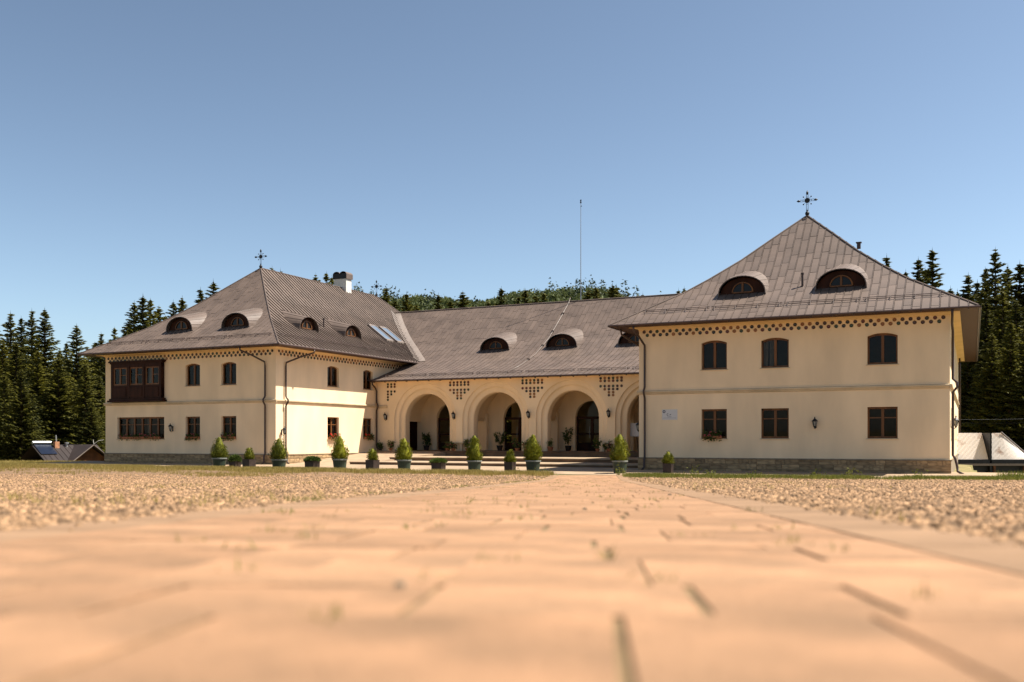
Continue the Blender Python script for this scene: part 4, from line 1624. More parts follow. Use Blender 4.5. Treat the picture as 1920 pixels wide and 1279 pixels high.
# flower boxes on the sills
def flower_box(a, b, z, rz, w, label, nfl, petal, seed):
    rng = np.random.default_rng(seed)
    t = thing('flower_box', label, 'flower box', b2w(a, b, z), rz - TH, 'flower boxes on the ground floor sills')
    bx = MB().bbox(-w / 2, w / 2, -0.13, 0.03, 0.0, 0.15, 0.015)
    obj('trough', bx, 'terracotta', t)
    n = 260
    P = np.stack([rng.uniform(-w / 2, w / 2, n), rng.uniform(-0.17, 0.05, n), 0.12 + np.abs(rng.normal(0, 0.10, n))], 1)
    P[: n // 4, 2] = rng.uniform(-0.12, 0.1, n // 4); P[: n // 4, 1] = rng.uniform(-0.2, -0.13, n // 4)
    D = rng.normal(0, 0.5, (n, 3)); D[:, 1] -= 0.5
    V_, F_ = tuft_cloud(P, D, 0.09, rng, 2, 0.4, 0.7, 0.6)
    link('leaves', npmesh('leaves', V_, F_, 'shrub_leaf'), t)
    fm = MB()
    for k in range(nfl):
        c = (rng.uniform(-w / 2, w / 2), rng.uniform(-0.2, -0.02), rng.uniform(0.12, 0.36))
        fm.lathe([(0.008, -0.02), (0.04, 0.0), (0.045, 0.015), (0.01, 0.03)], 6, c)
    obj('blossoms', fm, petal, t)
    return t


flower_box(L1 + 0.05, 5.98, 0.07, math.pi / 2, 1.1, 'red geranium box on the sunlit sill farther from the arcade', 26, 'petal_red', 3)
flower_box(L1 + 0.05, 10.1, 0.07, math.pi / 2, 1.0, 'red geranium box on the sunlit sill beside the arcade downpipe', 16, 'petal_red', 4)
flower_box(-34.85, -0.02, 0.06, 0, 3.6, 'long flower box on the wide window under the loggia', 30, 'petal_pink', 5)
flower_box(-30.2, -0.02, 0.06, 0, 1.1, 'shaded flower box on the window next to the wall lantern', 10, 'petal_pink', 6)
flower_box(-27.2, -0.02, 0.06, 0, 1.1, 'shaded flower box on the window nearest the corner downpipe', 10, 'petal_pink', 7)
flower_box(3.85, -0.02, 0.05, 0, 0.9, 'pink flower box on the window sill beside the white plaque', 12, 'petal_pink', 8)


# plants and pots under the arches
def porch_plant(a, b, z, h, r, potr, poth, label, seed, leaf=0.16, flowers=0):
    rng = np.random.default_rng(seed)
    t = thing('porch_plant', label, 'plant', b2w(a, b, z), 0, 'potted plants under the arcade')
    obj('pot', MB().lathe([(potr * 0.72, 0), (potr, poth * 0.85), (potr * 1.1, poth * 0.86), (potr * 1.1, poth), (potr * 0.9, poth), (potr * 0.88, poth - 0.03)], 14), 'terracotta' if seed % 2 else 'pot_dark', t)
    st = MB()
    pts = []
    for k in range(7):
        th_ = rng.random() * 6.28
        e = np.array([r * math.cos(th_) * rng.uniform(0.3, 0.9), r * math.sin(th_) * rng.uniform(0.3, 0.9), poth + h * rng.uniform(0.5, 1.0)])
        st.tube([(0, 0, poth - 0.04), tuple((e * np.array([0.4, 0.4, 0.62]))), tuple(e)], 0.008, 5)
        pts += [e * (0.55 + 0.45 * q / 6) + rng.normal(0, 0.05, 3) for q in range(7)]
    obj('stems', st, 'bark', t)
    P = np.array(pts); P = np.repeat(P, 3, 0) + rng.normal(0, 0.05, (len(P) * 3, 3))
    P[:, 2] = np.maximum(P[:, 2], poth)
    D = P - np.array([0, 0, poth + h * 0.4]); D /= np.linalg.norm(D, axis=1)[:, None] + 1e-6
    V_, F_ = tuft_cloud(P, D, leaf, rng, 2, 0.1, 0.9, 0.45)
    link('leaves', npmesh('leaves', V_, F_, 'shrub_leaf'), t)
    if flowers:
        fm = MB()
        for k in range(flowers):
            c = P[rng.integers(0, len(P))] + np.array([0, 0, 0.03])
            fm.lathe([(0.008, -0.02), (0.035, 0.0), (0.04, 0.015), (0.01, 0.03)], 6, tuple(c))
        obj('blossoms', fm, 'petal_pink', t)
    return t


PP = [(-22.9, ARC - 0.35, 0.35, 0.22, 0.13, 0.16, 'small dark plant in a pot beside the arcade downpipe', 2, 0.12, 0),
      (-22.0, ARC - 0.35, 0.45, 0.28, 0.14, 0.18, 'small leafy potted plant left of the first arch moulding', 3, 0.12, 4),
      (-17.35, ARC - 0.4, 0.35, 0.24, 0.14, 0.18, 'terracotta potted flowers under the ledge of the second pier', 5, 0.11, 8),
      (-16.85, ARC - 0.5, 0.38, 0.22, 0.13, 0.17, 'pair plant of the potted flowers under the second pier ledge', 7, 0.11, 8),
      (-15.95, ARC - 0.1, 0.62, 0.26, 0.15, 0.2, 'upright potted plant at the left jamb of the second arch', 9, 0.13, 3),
      (-12.0, ARC - 0.4, 0.66, 0.32, 0.16, 0.2, 'bushy flowering potted plant at the foot of the middle pier', 11, 0.13, 12),
      (-11.35, ARC - 0.4, 0.5, 0.28, 0.14, 0.18, 'smaller flowering potted plant at the foot of the middle pier', 13, 0.12, 10),
      (-9.9, ARC + 0.3, 0.5, 0.2, 0.2, 0.3, 'thin potted plant inside the third arch', 15, 0.1, 2),
      (-6.3, ARC - 0.35, 0.66, 0.22, 0.14, 0.18, 'potted rose at the right jamb of the third arch', 17, 0.12, 5),
      (-5.5, ARC - 0.45, 0.42, 0.42, 0.17, 0.2, 'spreading dark potted plant below the ledge of the pier by the notice board', 19, 0.12, 6),
      (-14.95, PB - 0.75, 1.2, 0.42, 0.22, 0.36, 'tall leafy indoor plant in a dark pot behind the second arch', 4, 0.17, 0),
      (-9.75, PB - 0.6, 1.2, 0.42, 0.22, 0.36, 'tall leafy indoor plant in a dark pot behind the third arch', 6, 0.16, 0),
      (-21.1, PB - 0.6, 0.9, 0.35, 0.22, 0.35, 'dark plant in a pot behind the first arch', 8, 0.2, 0)]
for (a, b, h, r, pr_, ph, lab, sd, lf, fl) in PP:
    porch_plant(a, b, ZFL, h, r, pr_, ph, lab, sd, lf, fl)
for cx, lab in ((-16.75, 'small stone ledge on the second arcade pier'), (-11.1, 'small stone ledge on the middle arcade pier'), (-5.6, 'small stone ledge on the pier by the notice board')):
    t = thing('stone_ledge', lab, 'ledge', b2w(cx, ARC, ZFL), -TH, 'ledges on the arcade piers')
    obj('slab', MB().bbox(-0.55, 0.55, -0.30, 0.0, 0.52, 0.60, 0.012), 'moulding_stone', t)
    obj('support', MB().bbox(-0.42, -0.30, -0.24, 0.0, 0.0, 0.52, 0.01).bbox(0.30, 0.42, -0.24, 0.0, 0.0, 0.52, 0.01), 'moulding_stone', t)

# ------------------------------------------------------------------ gravel stones and grass (stuff)


def in_gravel(x, y):
    le = PA + PS * y; ri = PBX + PS * y
    m = ((x < le - 0.01) | (x > ri + 0.01)) & (y < (-6.2 + BX * ST + BY * CT - x * ST) / CT)
    return m


SV = np.array([(-1, -1, -0.6), (1, -1, -0.6), (1, 1, -0.6), (-1, 1, -0.6), (-0.75, -0.75, 0.75), (0.75, -0.75, 0.75), (0.75, 0.75, 0.75), (-0.75, 0.75, 0.75)])
SF = np.array([(4, 5, 6, 7), (0, 1, 5, 4), (1, 2, 6, 5), (2, 3, 7, 6), (3, 0, 4, 7)])


def stones(name, n, ymin, ymax, s0, s1, parent=None):
    t = RNG.random(n)
    y = ymin + (ymax - ymin) * t
    x = RNG.uniform(-1, 1, n) * (0.60 * y + 0.9)
    jit = RNG.exponential(0.045, n)
    ok = in_gravel(np.where(x < (PA + PBX) / 2 + PS * y, x - jit, x + jit), y)
    x, y = x[ok], y[ok]
    k = len(x)
    z = ground_h(x, y) - 0.006
    sz = np.exp(RNG.uniform(np.log(s0), np.log(s1), k))[:, None] * np.stack([RNG.uniform(0.7, 1.3, k), RNG.uniform(0.7, 1.3, k), RNG.uniform(0.45, 0.9, k)], 1)
    ang = RNG.uniform(0, 6.28, k)
    v = SV[None] * (1 + RNG.normal(0, 0.22, (k, 8, 3))) * sz[:, None, :]
    c, s = np.cos(ang)[:, None], np.sin(ang)[:, None]
    vx = v[:, :, 0] * c - v[:, :, 1] * s
    vy = v[:, :, 0] * s + v[:, :, 1] * c
    tilt = RNG.normal(0, 0.3, k)[:, None]
    Vv = np.stack([vx + x[:, None], vy + y[:, None], v[:, :, 2] + tilt * vx + z[:, None] + sz[:, 2:3] * 0.35], -1)
    Ff = (SF[None] + (np.arange(k) * 8)[:, None, None]).reshape(-1, 4)
    return tag(link(name, npmesh(name, Vv.reshape(-1, 3), Ff, 'gravel_stone')),
               'loose pale gravel stones covering the yard beside the path', 'gravel', None, 'stuff')


stones('gravel_stones', 60000, 1.5, 11, 0.004, 0.019)
stones('gravel_stones', 60000, 11, 24, 0.007, 0.027)
stones('gravel_stones', 45000, 24, 46, 0.011, 0.034)


def grass(name, X, Y, h, m, label, blades=7, lean=0.5, wid=0.05, zoff=0.0):
    k = len(X)
    n = k * blades
    r_ = 0.03 + 0.05 * (h > 0.15)
    bx = np.repeat(X, blades) + RNG.normal(0, r_, n)
    by = np.repeat(Y, blades) + RNG.normal(0, r_, n)
    bz = ground_h(bx, by) - 0.01 + zoff
    H = h * RNG.uniform(0.4, 1.2, n)
    an = RNG.uniform(0, 6.28, n)
    dx, dy = np.cos(an), np.sin(an)
    w = wid * H
    le = lean * H * RNG.uniform(0.2, 1.1, n)
    a = np.stack([bx - dy * w, by + dx * w, bz], 1)
    b = np.stack([bx + dy * w, by - dx * w, bz], 1)
    c = np.stack([bx + dx * le, by + dy * le, bz + H], 1)
    V_ = np.stack([a, b, c], 1).reshape(-1, 3)
    return tag(link(name, npmesh(name, V_, np.arange(len(V_)).reshape(-1, 3), m)), label, 'grass', None, 'stuff')


def clumpy(x, y, s):
    return np.sin(x * 1.7 / s + 1.3 * np.sin(y * 0.9 / s)) * np.sin(y * 1.3 / s + 0.7 * np.sin(x * 1.1 / s + 2))


# strip in front of the forecourt
n = 42000
aa = RNG.uniform(-44, 24, n); bb = -5.45 - np.abs(RNG.normal(0, 0.95, n)) ** 1.3 - RNG.random(n) * 0.4
X = BX + aa * CT + bb * ST; Y = BY - aa * ST + bb * CT
onpath = (X > PA + PS * Y + 0.05) & (X < PBX + PS * Y - 0.05)
keep = ~onpath & (clumpy(X, Y, 1.2) + RNG.normal(0, 0.5, n) > -0.35 + 0.12 * np.maximum(0, -6.2 - bb))
right = (aa > -1.0)
grass('dry_grass', X[keep & ~right], Y[keep & ~right], 0.19, 'grass_dry', 'dry yellow grass strip between gravel and forecourt', 6)
kr = keep & right
grass('green_grass', X[kr], Y[kr], 0.16, 'grass_green', 'green grass strip between gravel and the wing with the plaque', 7)
# far left field and right corner
n = 60000
X = RNG.uniform(-48, -10, n); Y = RNG.uniform(42, 74, n)
a_, b_ = w2b(X, Y)
ok = (b_ < 3.5) & (b_ > -16) & ((b_ < -5.4) | (a_ < -41.2)) & (clumpy(X, Y, 2.2) + RNG.normal(0, 0.55, n) > -0.35 + 0.13 * np.maximum(0, -7 - b_))
grass('dry_grass', X[ok], Y[ok], 0.14, 'grass_dry', 'dry patchy grass on the yard before the wing with the loggia', 6)
n = 14000
X = RNG.uniform(19, 32, n); Y = RNG.uniform(34, 52, n)
a_, b_ = w2b(X, Y)
ok = (a_ > 15) & (b_ < 4) & (b_ > -6.5) & ((a_ > 19.6) | (b_ < -5.4))
grass('green_grass', X[ok], Y[ok], 0.34, 'grass_green', 'tall green grass at the corner beyond the forecourt', 6)
# tufts scattered through the gravel and along the kerbs
n = 2600
Y = RNG.uniform(4, 46, n) ; X = RNG.uniform(-1, 1, n) * 0.58 * Y
ok = in_gravel(X, Y) & (clumpy(X, Y, 2.5) > 0.2)
grass('dry_grass', X[ok], Y[ok], 0.08, 'grass_dry', 'dry weed tufts scattered through the gravel', 9, 0.9)
Y = RNG.uniform(7, 43, 900)
X = PA + PS * Y - np.abs(RNG.normal(0, 0.10, 900))
ok = clumpy(X, Y, 0.9) > 0.1
grass('green_grass', X[ok], Y[ok], 0.05, 'grass_green', 'short weeds along the path edge toward the loggia wing', 7, 0.9)
# tiny weeds in the slab joints
Y = np.concatenate([RNG.uniform(1.2, 9, 60), RNG.uniform(9, 40, 110)])
X = PA + BAND + RNG.uniform(0, 1, len(Y)) * (PBX - PA - 2 * BAND) + PS * Y
grass('joint_weeds', X, Y, 0.032, 'grass_green', 'tiny weeds growing in the joints of the paved path', 9, 1.1, 0.09, 0.008)
# taller weeds before the plinth
wr = [(0.9, -5.5, 0.42), (4.4, -5.7, 0.36), (5.1, -5.6, 0.26), (7.0, -5.6, 0.22), (9.6, -5.7, 0.30), (11.0, -5.8, 0.34), (13.5, -5.6, 0.24), (-4.4, -5.6, 0.25), (-2.9, -5.7, 0.2)]
for k, (a, b, h) in enumerate(wr):
    x, y, _ = b2w(a, b)
    rng = np.random.default_rng(60 + k)
    nn = 46
    P = rng.normal(0, 0.16, (nn, 3)); P[:, 2] = np.abs(rng.normal(0, 0.5, nn)) * h
    V_, F_ = tuft_cloud(P, rng.normal(0, 0.6, (nn, 3)), 0.11, rng, 3, 0.5, 0.7, 0.35)
    wz_ = float(ground_h(x, y))
    t = thing('weed', 'leafy green weed sprouting in the grass strip', 'weed', (x, y, wz_), 0, 'weeds in the grass strip')
    link('leaves', npmesh('leaves', V_, F_, 'grass_green'), t)
# small pebble lying on the path
for (px, py, r, lab) in ((-0.20, 1.72, 0.011, 'small dark pebble lying in a joint of the path'), (0.42, 5.6, 0.012, 'small grey pebble lying farther along the path'), (1.55, 9.5, 0.018, 'dark pebble beside the kerb joint of the path')):
    v = SV * np.array([r, r * 0.8, r * 0.7])
    pb = MB().add([tuple(q) for q in v], [tuple(f) for f in SF] + [(3, 2, 1, 0)])
    o = obj('pebble', pb, 'mortar', None, (px, py, float(ground_h(px, py)) + r * 0.42))
    tag(o, lab, 'pebble', 'pebbles on the path')


# ------------------------------------------------------------------ trees
def spruce_mesh(seed, H=20.0, Rm=3.3, whorls=58, ragged=0.2, bare=0.06):
    rng = np.random.default_rng(seed)
    Vs = []
    tri = []
    for w in range(whorls):
        t = w / (whorls - 1)
        z0 = H * (bare + (1 - bare) * t ** 0.93) * 0.992
        rad = Rm * ((1 - t) ** 0.80) * (0.75 + 0.25 * min(1, t * 6)) + 0.10
        nb = int(9 if t < 0.8 else 6)
        ph = rng.random() * 6.28
        for b in range(nb):
            th = ph + 6.28 * b / nb + rng.normal(0, 0.22)
            L = rad * rng.uniform(1 - 2.2 * ragged, 1 + ragged)
            zb = z0 + rng.normal(0, 0.12)
            droop = rng.uniform(0.22, 0.42) * (1 - 0.9 * t)
            upt = 0.35 * t + 0.10
            m = max(4, int(5 + 4 * (1 - t)))
            u = np.linspace(0.12, 1, m)
            cx, sx = math.cos(th), math.sin(th)
            rr = u * L
            zz = zb + L * (upt * u - (droop + upt * 0.3) * u ** 1.6 + 0.12 * u ** 4)
            tw = (0.20 + 0.30 * (1 - u)) * L * 0.62 + 0.10
            for k in range(m):
                px, py, pz = rr[k] * cx, rr[k] * sx, zz[k]
                for s in (-1, 1):
                    # twig: triangle sweeping outward and hanging
                    a = rng.uniform(0.5, 1.0)
                    tx = (cx * 0.55 - s * sx * a) * tw[k]
                    ty = (sx * 0.55 + s * cx * a) * tw[k]
                    tz = -rng.uniform(0.15, 0.5) * tw[k]
                    wv = 0.16 * tw[k] + 0.05
                    tri.append(((px - cx * wv, py - sx * wv, pz + 0.02), (px + cx * wv * 1.4, py + sx * wv * 1.4, pz), (px + tx, py + ty, pz + tz)))
                # hanging needle curtain
                hz = rng.uniform(0.25, 0.6) * (0.35 + 0.25 * (1 - t)) * (0.6 + tw[k])
                tri.append(((px - cx * 0.22, py - sx * 0.22, pz), (px + cx * 0.22, py + sx * 0.22, pz - 0.03), (px + rng.normal(0, 0.08), py + rng.normal(0, 0.08), pz - hz)))
            # tip
            tri.append(((rr[-1] * cx * 0.86 - sx * 0.12, rr[-1] * sx * 0.86 + cx * 0.12, zz[-1]), (rr[-1] * cx * 0.86 + sx * 0.12, rr[-1] * sx * 0.86 - cx * 0.12, zz[-1]),
                        (rr[-1] * cx * 1.12, rr[-1] * sx * 1.12, zz[-1] + 0.10 * L)))
    # leader
    for q in range(6):
        th = q
        tri.append(((0.05 * math.cos(th), 0.05 * math.sin(th), H * 0.965), (-0.05 * math.cos(th), -0.05 * math.sin(th), H * 0.965), (0.02, 0.01, H * 1.02)))
    V_ = np.array(tri).reshape(-1, 3)
    crown = npmesh('crown', V_, np.arange(len(V_)).reshape(-1, 3), 'spruce_needles')
    trunk = MB().tube([(0, 0, -1.0), (0, 0, H * 0.3), (0.03, 0, H * 0.7), (0, 0, H * 0.985)], [0.26, 0.20, 0.10, 0.015], 8).mesh('trunk', 'bark')
    return crown, trunk


PROTO = [spruce_mesh(1, 20, 3.1), spruce_mesh(2, 20, 2.6, 56, 0.25), spruce_mesh(3, 20, 3.6, 60, 0.22, 0.02), spruce_mesh(4, 20, 2.2, 52, 0.32, 0.15), spruce_mesh(5, 20, 3.0, 58, 0.30, 0.03)]
YH, FP = 824.8, 1812.8


def spruce(px, ytop, dist, label, group, proto=None, wide=1.0, zbase=None):
    x = (px - 960) / FP * dist
    zt = (YH - ytop) / FP * dist
    zb = float(ground_h(x, dist)) if zbase is None else zbase
    H = zt - zb
    s = H / 20.3
    p = PROTO[proto if proto is not None else random.randrange(5)]
    t = thing('spruce_tree', label, 'tree', (x, dist, zb), random.random() * 6.28, group)
    link('crown', p[0], t)
    link('trunk', p[1], t)
    ws = s * wide * random.uniform(0.9, 1.12)
    t.scale = (ws, ws, s)
    return t


GL = 'spruces of the wood beyond the loggia wing'
LL = 'dark spruce in the wood behind the small brown-roofed house'
for px, yt, d in ((20, 583, 125), (40, 592, 118), (60, 578, 122), (84, 576, 112), (144, 606, 108), (-14, 600, 116), (-45, 585, 110), (125, 640, 150), (112, 652, 170),
                  (165, 650, 190), (178, 640, 180), (190, 622, 170), (215, 612, 160), (-80, 570, 118), (30, 640, 100), (70, 655, 100), (110, 668, 98),
                  (8, 700, 92), (40, 690, 88), (160, 680, 96), (185, 700, 100), (135, 705, 104), (90, 720, 101), (-30, 690, 88), (200, 660, 110), (172, 752, 90), (5, 640, 106), (228, 690, 104)):
    if (px, yt) == (84, 576):
        spruce(px, yt, d, 'tallest spruce with a dense top behind the small brown-roofed house', GL, 0, 1.35)
    elif d < 107:
        spruce(px, yt, d, 'lower olive-green spruce at the front of the wood beside the small house', GL, random.choice((0, 2, 4)), 1.6)
    else:
        spruce(px, yt, d, LL, GL, None, 1.3)
for px, yt, d in ((252, 563, 150), (268, 550, 145), (282, 558, 150), (298, 572, 155), (325, 562, 158), (342, 554, 155), (376, 538, 165), (400, 523, 160), (240, 600, 150), (310, 590, 160), (235, 620, 140), (355, 585, 160)):
    spruce(px, yt, d, 'spruce rising behind the roof of the wing with the loggia', 'spruces behind the loggia wing roof', wide=1.4)
for px, yt, d in ((510, 498, 190), (526, 503, 185), (592, 512, 180), (612, 508, 175), (622, 515, 180)):
    spruce(px, yt, d, 'spruce tip showing over the ridge between the cross and the chimney', 'spruces over the chimney ridge')
for px, yt, d in ((724, 535, 170), (762, 546, 130), (822, 549, 150), (844, 560, 150), (868, 545, 140), (888, 572, 145), (916, 562, 150), (940, 537, 150), (985, 540, 155), (1005, 548, 160), (1020, 545, 150), (972, 552, 160),
                  (1103, 540, 150), (1118, 534, 150), (1148, 530, 150), (1156, 533, 155), (1205, 548, 260), (740, 560, 150), (780, 568, 150), (905, 575, 150), (958, 566, 150)):
    spruce(px, yt, d, 'spruce standing behind the middle roof before the green hill', 'spruces behind the middle roof', wide=1.4)
for px, yt, d in ((1272, 540, 200), (1283, 536, 195)):
    spruce(px, yt, d, 'small spruce tip at the end of the middle ridge by the near wing roof', 'spruce tips by the near wing roof')
for px, yt, d in ((1662, 476, 130), (1698, 505, 135), (1722, 482, 118), (1748, 464, 112), (1735, 500, 122), (1782, 536, 130), (1772, 545, 135), (1795, 542, 140), (1815, 511, 108), (1832, 524, 112), (1866, 463, 96), (1848, 500, 102), (1890, 494, 100), (1912, 488, 96),
                  (1935, 470, 96), (1960, 480, 90), (1850, 560, 92), (1880, 540, 90), (1830, 580, 95), (1905, 560, 88), (1815, 610, 92), (1860, 620, 86), (1895, 600, 84), (1925, 610, 82), (1840, 650, 88), (1800, 600, 105), (1990, 500, 92)):
    if (px, yt) == (1866, 463):
        spruce(px, yt, d, 'tallest broad spruce in the wood behind the rusty shed', 'spruces behind the rusty shed', 2, 1.15)
    elif (px, yt) == (1748, 464):
        spruce(px, yt, d, 'thin gappy spruce rising beside the near roof slope', 'spruces behind the rusty shed', 3, 1.35)
    elif px < 1800:
        spruce(px, yt, d, 'spruce top showing over the sloping edge of the near wing roof', 'spruces behind the rusty shed', None, 1.3)
    else:
        spruce(px, yt, d, 'dark spruce in the wood behind the rusty shed', 'spruces behind the rusty shed', None, 1.35)

# far wooded hill (reads as one mass)


def blob_tree(rng, kind):
    """one small far tree: broken clumps of leaf faces"""
    if kind == 'broad':
        n = 330
        d = rng.normal(0, 1, (n, 3)); d /= np.linalg.norm(d, axis=1)[:, None]
        P = d * np.array([4.2, 4.2, 5.0]) * rng.uniform(0.6, 1.0, (n, 1)) + np.array([0, 0, 7.5])
        return tuft_cloud(P, d, 1.2, rng, 1, 0.2, 0.9, 0.9)
    n = 200
    u = np.sqrt(rng.random(n)); th = rng.random(n) * 6.28
    z = 18 * (1 - u) + 0.6
    P = np.stack([2.9 * u * np.cos(th), 2.9 * u * np.sin(th), z], 1)
    d = np.stack([np.cos(th), np.sin(th), -0.2 * np.ones(n)], 1)
    return tuft_cloud(P, d, 1.3, rng, 1, 0.0, 0.5, 0.7)


def hill_trees(name, kind, N, m, label, sel, protos=5):
    rng = np.random.default_rng(5 if kind == 'broad' else 6)
    pr = [blob_tree(rng, kind) for _ in range(protos)]
    Y = rng.uniform(400 if kind == 'broad' else 300, 585, N * 3)
    X = rng.uniform(-0.62, 0.62, N * 3) * Y
    w = sel(X, Y, rng)
    X, Y = X[w][:N], Y[w][:N]
    Z = ground_h(X, Y) - 0.5
    VV = []; FF = []; off = 0
    for i in range(len(X)):
        v, f = pr[i % protos]
        s = rng.uniform(0.7, 1.2)
        a = rng.random() * 6.28
        c, s_ = math.cos(a), math.sin(a)
        vv = np.stack([v[:, 0] * c - v[:, 1] * s_, v[:, 0] * s_ + v[:, 1] * c, v[:, 2]], 1) * s + np.array([X[i], Y[i], Z[i]])
        VV.append(vv); FF.append(f + off); off += len(v)
    return tag(link(name, npmesh(name, np.concatenate(VV), np.concatenate(FF), m)), label, 'wood', None, 'stuff')


hill_trees('hillside_wood', 'broad', 2600, 'broadleaf', 'haze-paled green broadleaf wood covering the far hill',
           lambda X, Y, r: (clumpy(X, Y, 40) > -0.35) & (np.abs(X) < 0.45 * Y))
hill_trees('hillside_conifers', 'con', 1500, 'conifer_far', 'darker conifers scattered over the far wooded hill',
           lambda X, Y, r: (clumpy(X, Y, 40) < 0.1) | (X < -0.2 * Y) | (Y > 545))

# ------------------------------------------------------------------ small house beyond the edge of the yard
HD = 86.0
hx, hz = (118 - 960) / FP * HD, (YH - 834) / FP * HD
HUT = thing('small_house', 'small brown metal-roofed house with solar collector and brick chimney below the yard', 'house', (hx, HD, -5.2), R(50))
ZR = hz + 5.2
rf = MB()
rl, rw, rdrop = 2.7, 3.2, 1.75
roofq = MB().quad((-rl, -rw, ZR - rdrop), (rl + 0.4, -rw, ZR - rdrop), (rl + 0.4, 0, ZR), (-rl, 0, ZR)).quad((-rl, 0, ZR), (rl + 0.4, 0, ZR), (rl + 0.4, rw, ZR - rdrop), (-rl, rw, ZR - rdrop))
roofq.quad((-rl, -rw, ZR - rdrop - 0.1), (-rl, -rw, ZR - rdrop), (-rl, 0, ZR), (-rl, 0, ZR - 0.1))
HR = obj('roof', roofq, 'hut_roof', HUT)
sm = MB()
for k in range(12):
    xx = -rl + 0.25 + k * 0.48
    sm.tube([(xx, -rw, ZR - rdrop + 0.02), (xx, 0, ZR + 0.02)], 0.02, 4)
obj('seam', sm, 'hut_roof', HR)
obj('wall', MB().box(-rl + 0.35, rl + 0.1, -rw + 0.5, rw - 0.5, -1.0, ZR - rdrop + 0.2), 'hut_wall', HUT)
# cross gable
gxm, gw, gy = 1.0, 2.0, -3.6
gab = MB().quad((gxm - gw, gy, ZR - 1.55), (gxm, gy, ZR - 0.02), (gxm, 0.5, ZR - 0.02), (gxm - gw, 0.5, ZR - 1.55)).quad((gxm, gy, ZR - 0.02), (gxm + gw, gy, ZR - 1.55), (gxm + gw, 0.5, ZR - 1.55), (gxm, 0.5, ZR - 0.02))
obj('gable_roof', gab, 'hut_roof', HUT)
ed = MB().tube([(gxm - gw, gy - 0.02, ZR - 1.56), (gxm, gy - 0.02, ZR - 0.02), (gxm + gw, gy - 0.02, ZR - 1.56)], 0.05, 5)
obj('verge', ed, 'flashing', HUT)
gwall = MB().add([(gxm - gw + 0.3, gy + 0.5, -1.0), (gxm + gw - 0.3, gy + 0.5, -1.0), (gxm + gw - 0.3, gy + 0.5, ZR - 1.45), (gxm, gy + 0.5, ZR - 0.2), (gxm - gw + 0.3, gy + 0.5, ZR - 1.45)], [(0, 1, 2, 3, 4)])
gwall.box(gxm - gw + 0.3, gxm + gw - 0.3, gy + 0.51, 0, -1.0, ZR - 1.5)
obj('gable_wall', gwall, 'hut_timber', HUT)
chm = obj('chimney', MB().box(-0.95, -0.55, -0.55, -0.15, ZR - 0.6, ZR + 0.28), 'brick_chimney', HUT)
obj('flue_pipe', MB().tube([(-0.75, -0.35, ZR + 0.28), (-0.78, -0.35, ZR + 0.85)], 0.06, 6), 'steel', chm)
obj('roof_vent', MB().tube([(0.2, -0.3, ZR - 0.3), (0.2, -0.3, ZR + 0.1)], 0.09, 8).tube([(0.2, -0.3, ZR + 0.1), (0.2, -0.3, ZR + 0.22)], 0.18, 8), 'steel', HUT)
so_ = obj('solar_collector', MB().quad((-2.6, -1.6, ZR - 0.78), (-1.2, -1.6, ZR - 0.78), (-1.2, -0.15, ZR + 0.05), (-2.6, -0.15, ZR + 0.05)), 'solar_glass', HUT)
obj('tank', MB().tube([(-2.7, -0.1, ZR + 0.2), (-1.1, -0.1, ZR + 0.2)], 0.13, 10), 'steel', so_)
# television aerial behind it
ant = thing('aerial', 'pale bent aerial on the roof of the small house', 'aerial', (hx + 2.1, HD + 1.5, ZR - 5.25), 0)
obj('rod', MB().tube([(0, 0, -0.3), (0.0, 0, 0.1), (0.45, 0, 0.42), (0.85, 0, 0.48)], 0.025, 5).tube([(0, 0, 0.1), (-0.06, 0, 0.5)], 0.02, 5), 'white_paint', ant)

# ------------------------------------------------------------------ rusty shed beyond the near wing
SD = 66.0


def sp(px, py, d=SD):
    return Vector(((px - 960) / FP * d, d, (YH - py) / FP * d))


SH = thing('storage_shed', 'white corrugated metal shed with rust patches and sloping right edge', 'shed', (sp(1800, 812).x, SD, -5.4), 0)
o0 = Vector((sp(1800, 812).x, SD, -5.4))


def corr(x0, x1, ztop, zbot, cut=None, pitch=0.085, y=0.0):
    vs = []; fs = []
    n = int((x1 - x0) / pitch * 2)
    for k in range(n + 1):
        x = x0 + (x1 - x0) * k / n
        yy = y + (0.02 if k % 2 else -0.02)
        zt = ztop if cut is None else min(ztop, cut(x))
        vs += [(x, yy - 0.9, zbot), (x, yy, max(zt, zbot + 0.01))]
    fs = [(2 * k, 2 * k + 2, 2 * k + 3, 2 * k + 1) for k in range(n)]
    return MB().add(vs, fs)


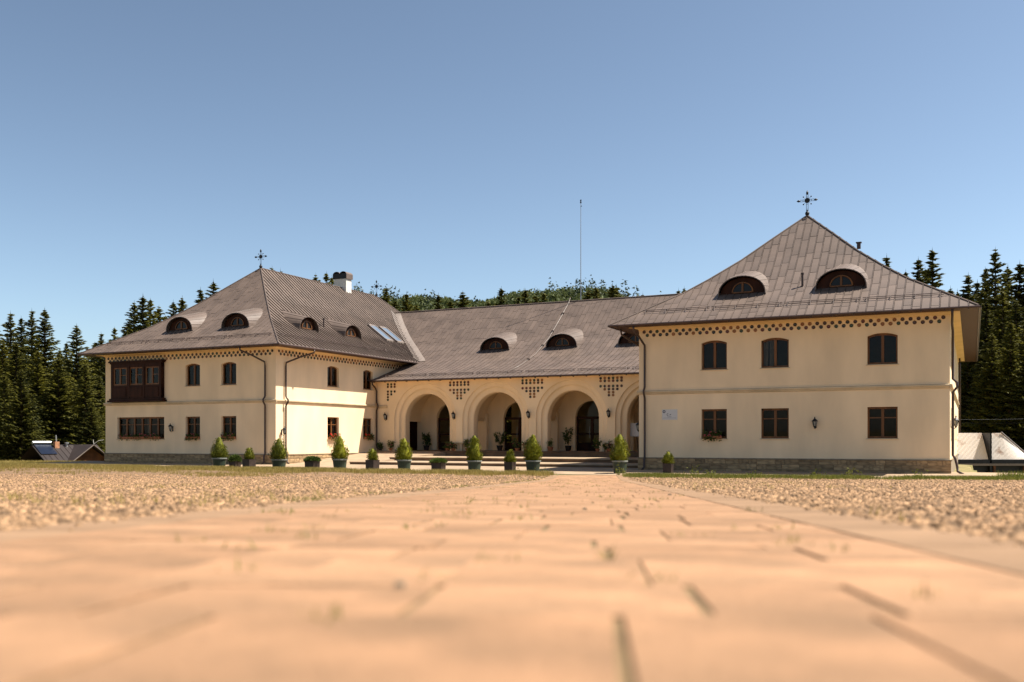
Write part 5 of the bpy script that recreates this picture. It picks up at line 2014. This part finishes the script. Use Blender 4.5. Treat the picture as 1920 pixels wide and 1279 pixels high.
zt, zbm = sp(0, 812).z + 5.4, sp(0, 861).z + 5.4
x_a = -1.2
xm = sp(1843, 0).x - o0.x
xr = sp(1877, 0).x - o0.x
xe = sp(1930, 0).x - o0.x
sl_ = (sp(0, 811).z - sp(0, 849).z) / (sp(1920, 0).x - sp(1877, 0).x)
obj('roof_panel', corr(x_a, xm - 0.06, zt, zbm), 'old_zinc', SH)
obj('roof_panel', corr(xm + 0.06, xe, zt, zbm, lambda x: zt - sl_ * max(0, x - xr)), 'old_zinc', SH)
obj('verge', MB().tube([(xr - 0.05, -0.1, zt + 0.05), (xe, -0.1, zt - sl_ * (xe - xr) + 0.05)], 0.06, 5), 'flashing', SH)
obj('gap_post', MB().box(xm - 0.06, xm + 0.06, -1.1, 0.05, 0, zt), 'black_iron', SH)
obj('eave_beam', MB().box(x_a, xe + 1, -1.15, -1.0, zbm - 0.42, zbm - 0.28), 'flashing', SH)
obj('wall', MB().box(x_a, xe + 1, -0.8, 2.5, -1, zbm - 0.05).box(x_a, xe + 1, -1.1, -0.8, zbm - 0.26, zbm - 0.02), 'black_iron', SH)  # black boxes painted in for the shade beneath the shed roof
for px in (1806, 1850, 1905):
    xx = sp(px, 0).x - o0.x
    obj('post', MB().box(xx - 0.07, xx + 0.07, -1.12, -0.98, -1, zbm - 0.42), 'hut_timber', SH)
# low black rail at the corner of the grass
x_, y_, _ = b2w(19.9, 0.2)
RL = thing('low_rail', 'low black metal rail standing in the tall grass', 'rail', (x_, y_, float(ground_h(x_, y_))), 0.1)
obj('bar', MB().tube([(-0.1, 0, 0.40), (4.0, 0, 0.42)], 0.035, 6), 'black_iron', RL)
for xx in (0.0, 1.9, 3.8):
    obj('leg', MB().tube([(xx, 0, -0.2), (xx, 0, 0.40)], 0.035, 6), 'black_iron', RL)
# overhead cables beyond the near wing
for k, (ya, yb, lab) in enumerate(((786, 780, 'upper overhead cable before the dark wood behind the shed'), (792, 789, 'lower overhead cable before the dark wood behind the shed'))):
    pts = []
    for q in range(9):
        u = q / 8
        p = sp(1770 + 260 * u, ya + (yb - ya) * u + 3 * 4 * u * (1 - u), 72)
        pts.append(p - sp(1770, ya, 72))
    o = obj('overhead_cable', MB().tube(pts, 0.006, 5), 'black_iron', None, sp(1770, ya, 72))
    tag(o, lab, 'cable', 'overhead cables')
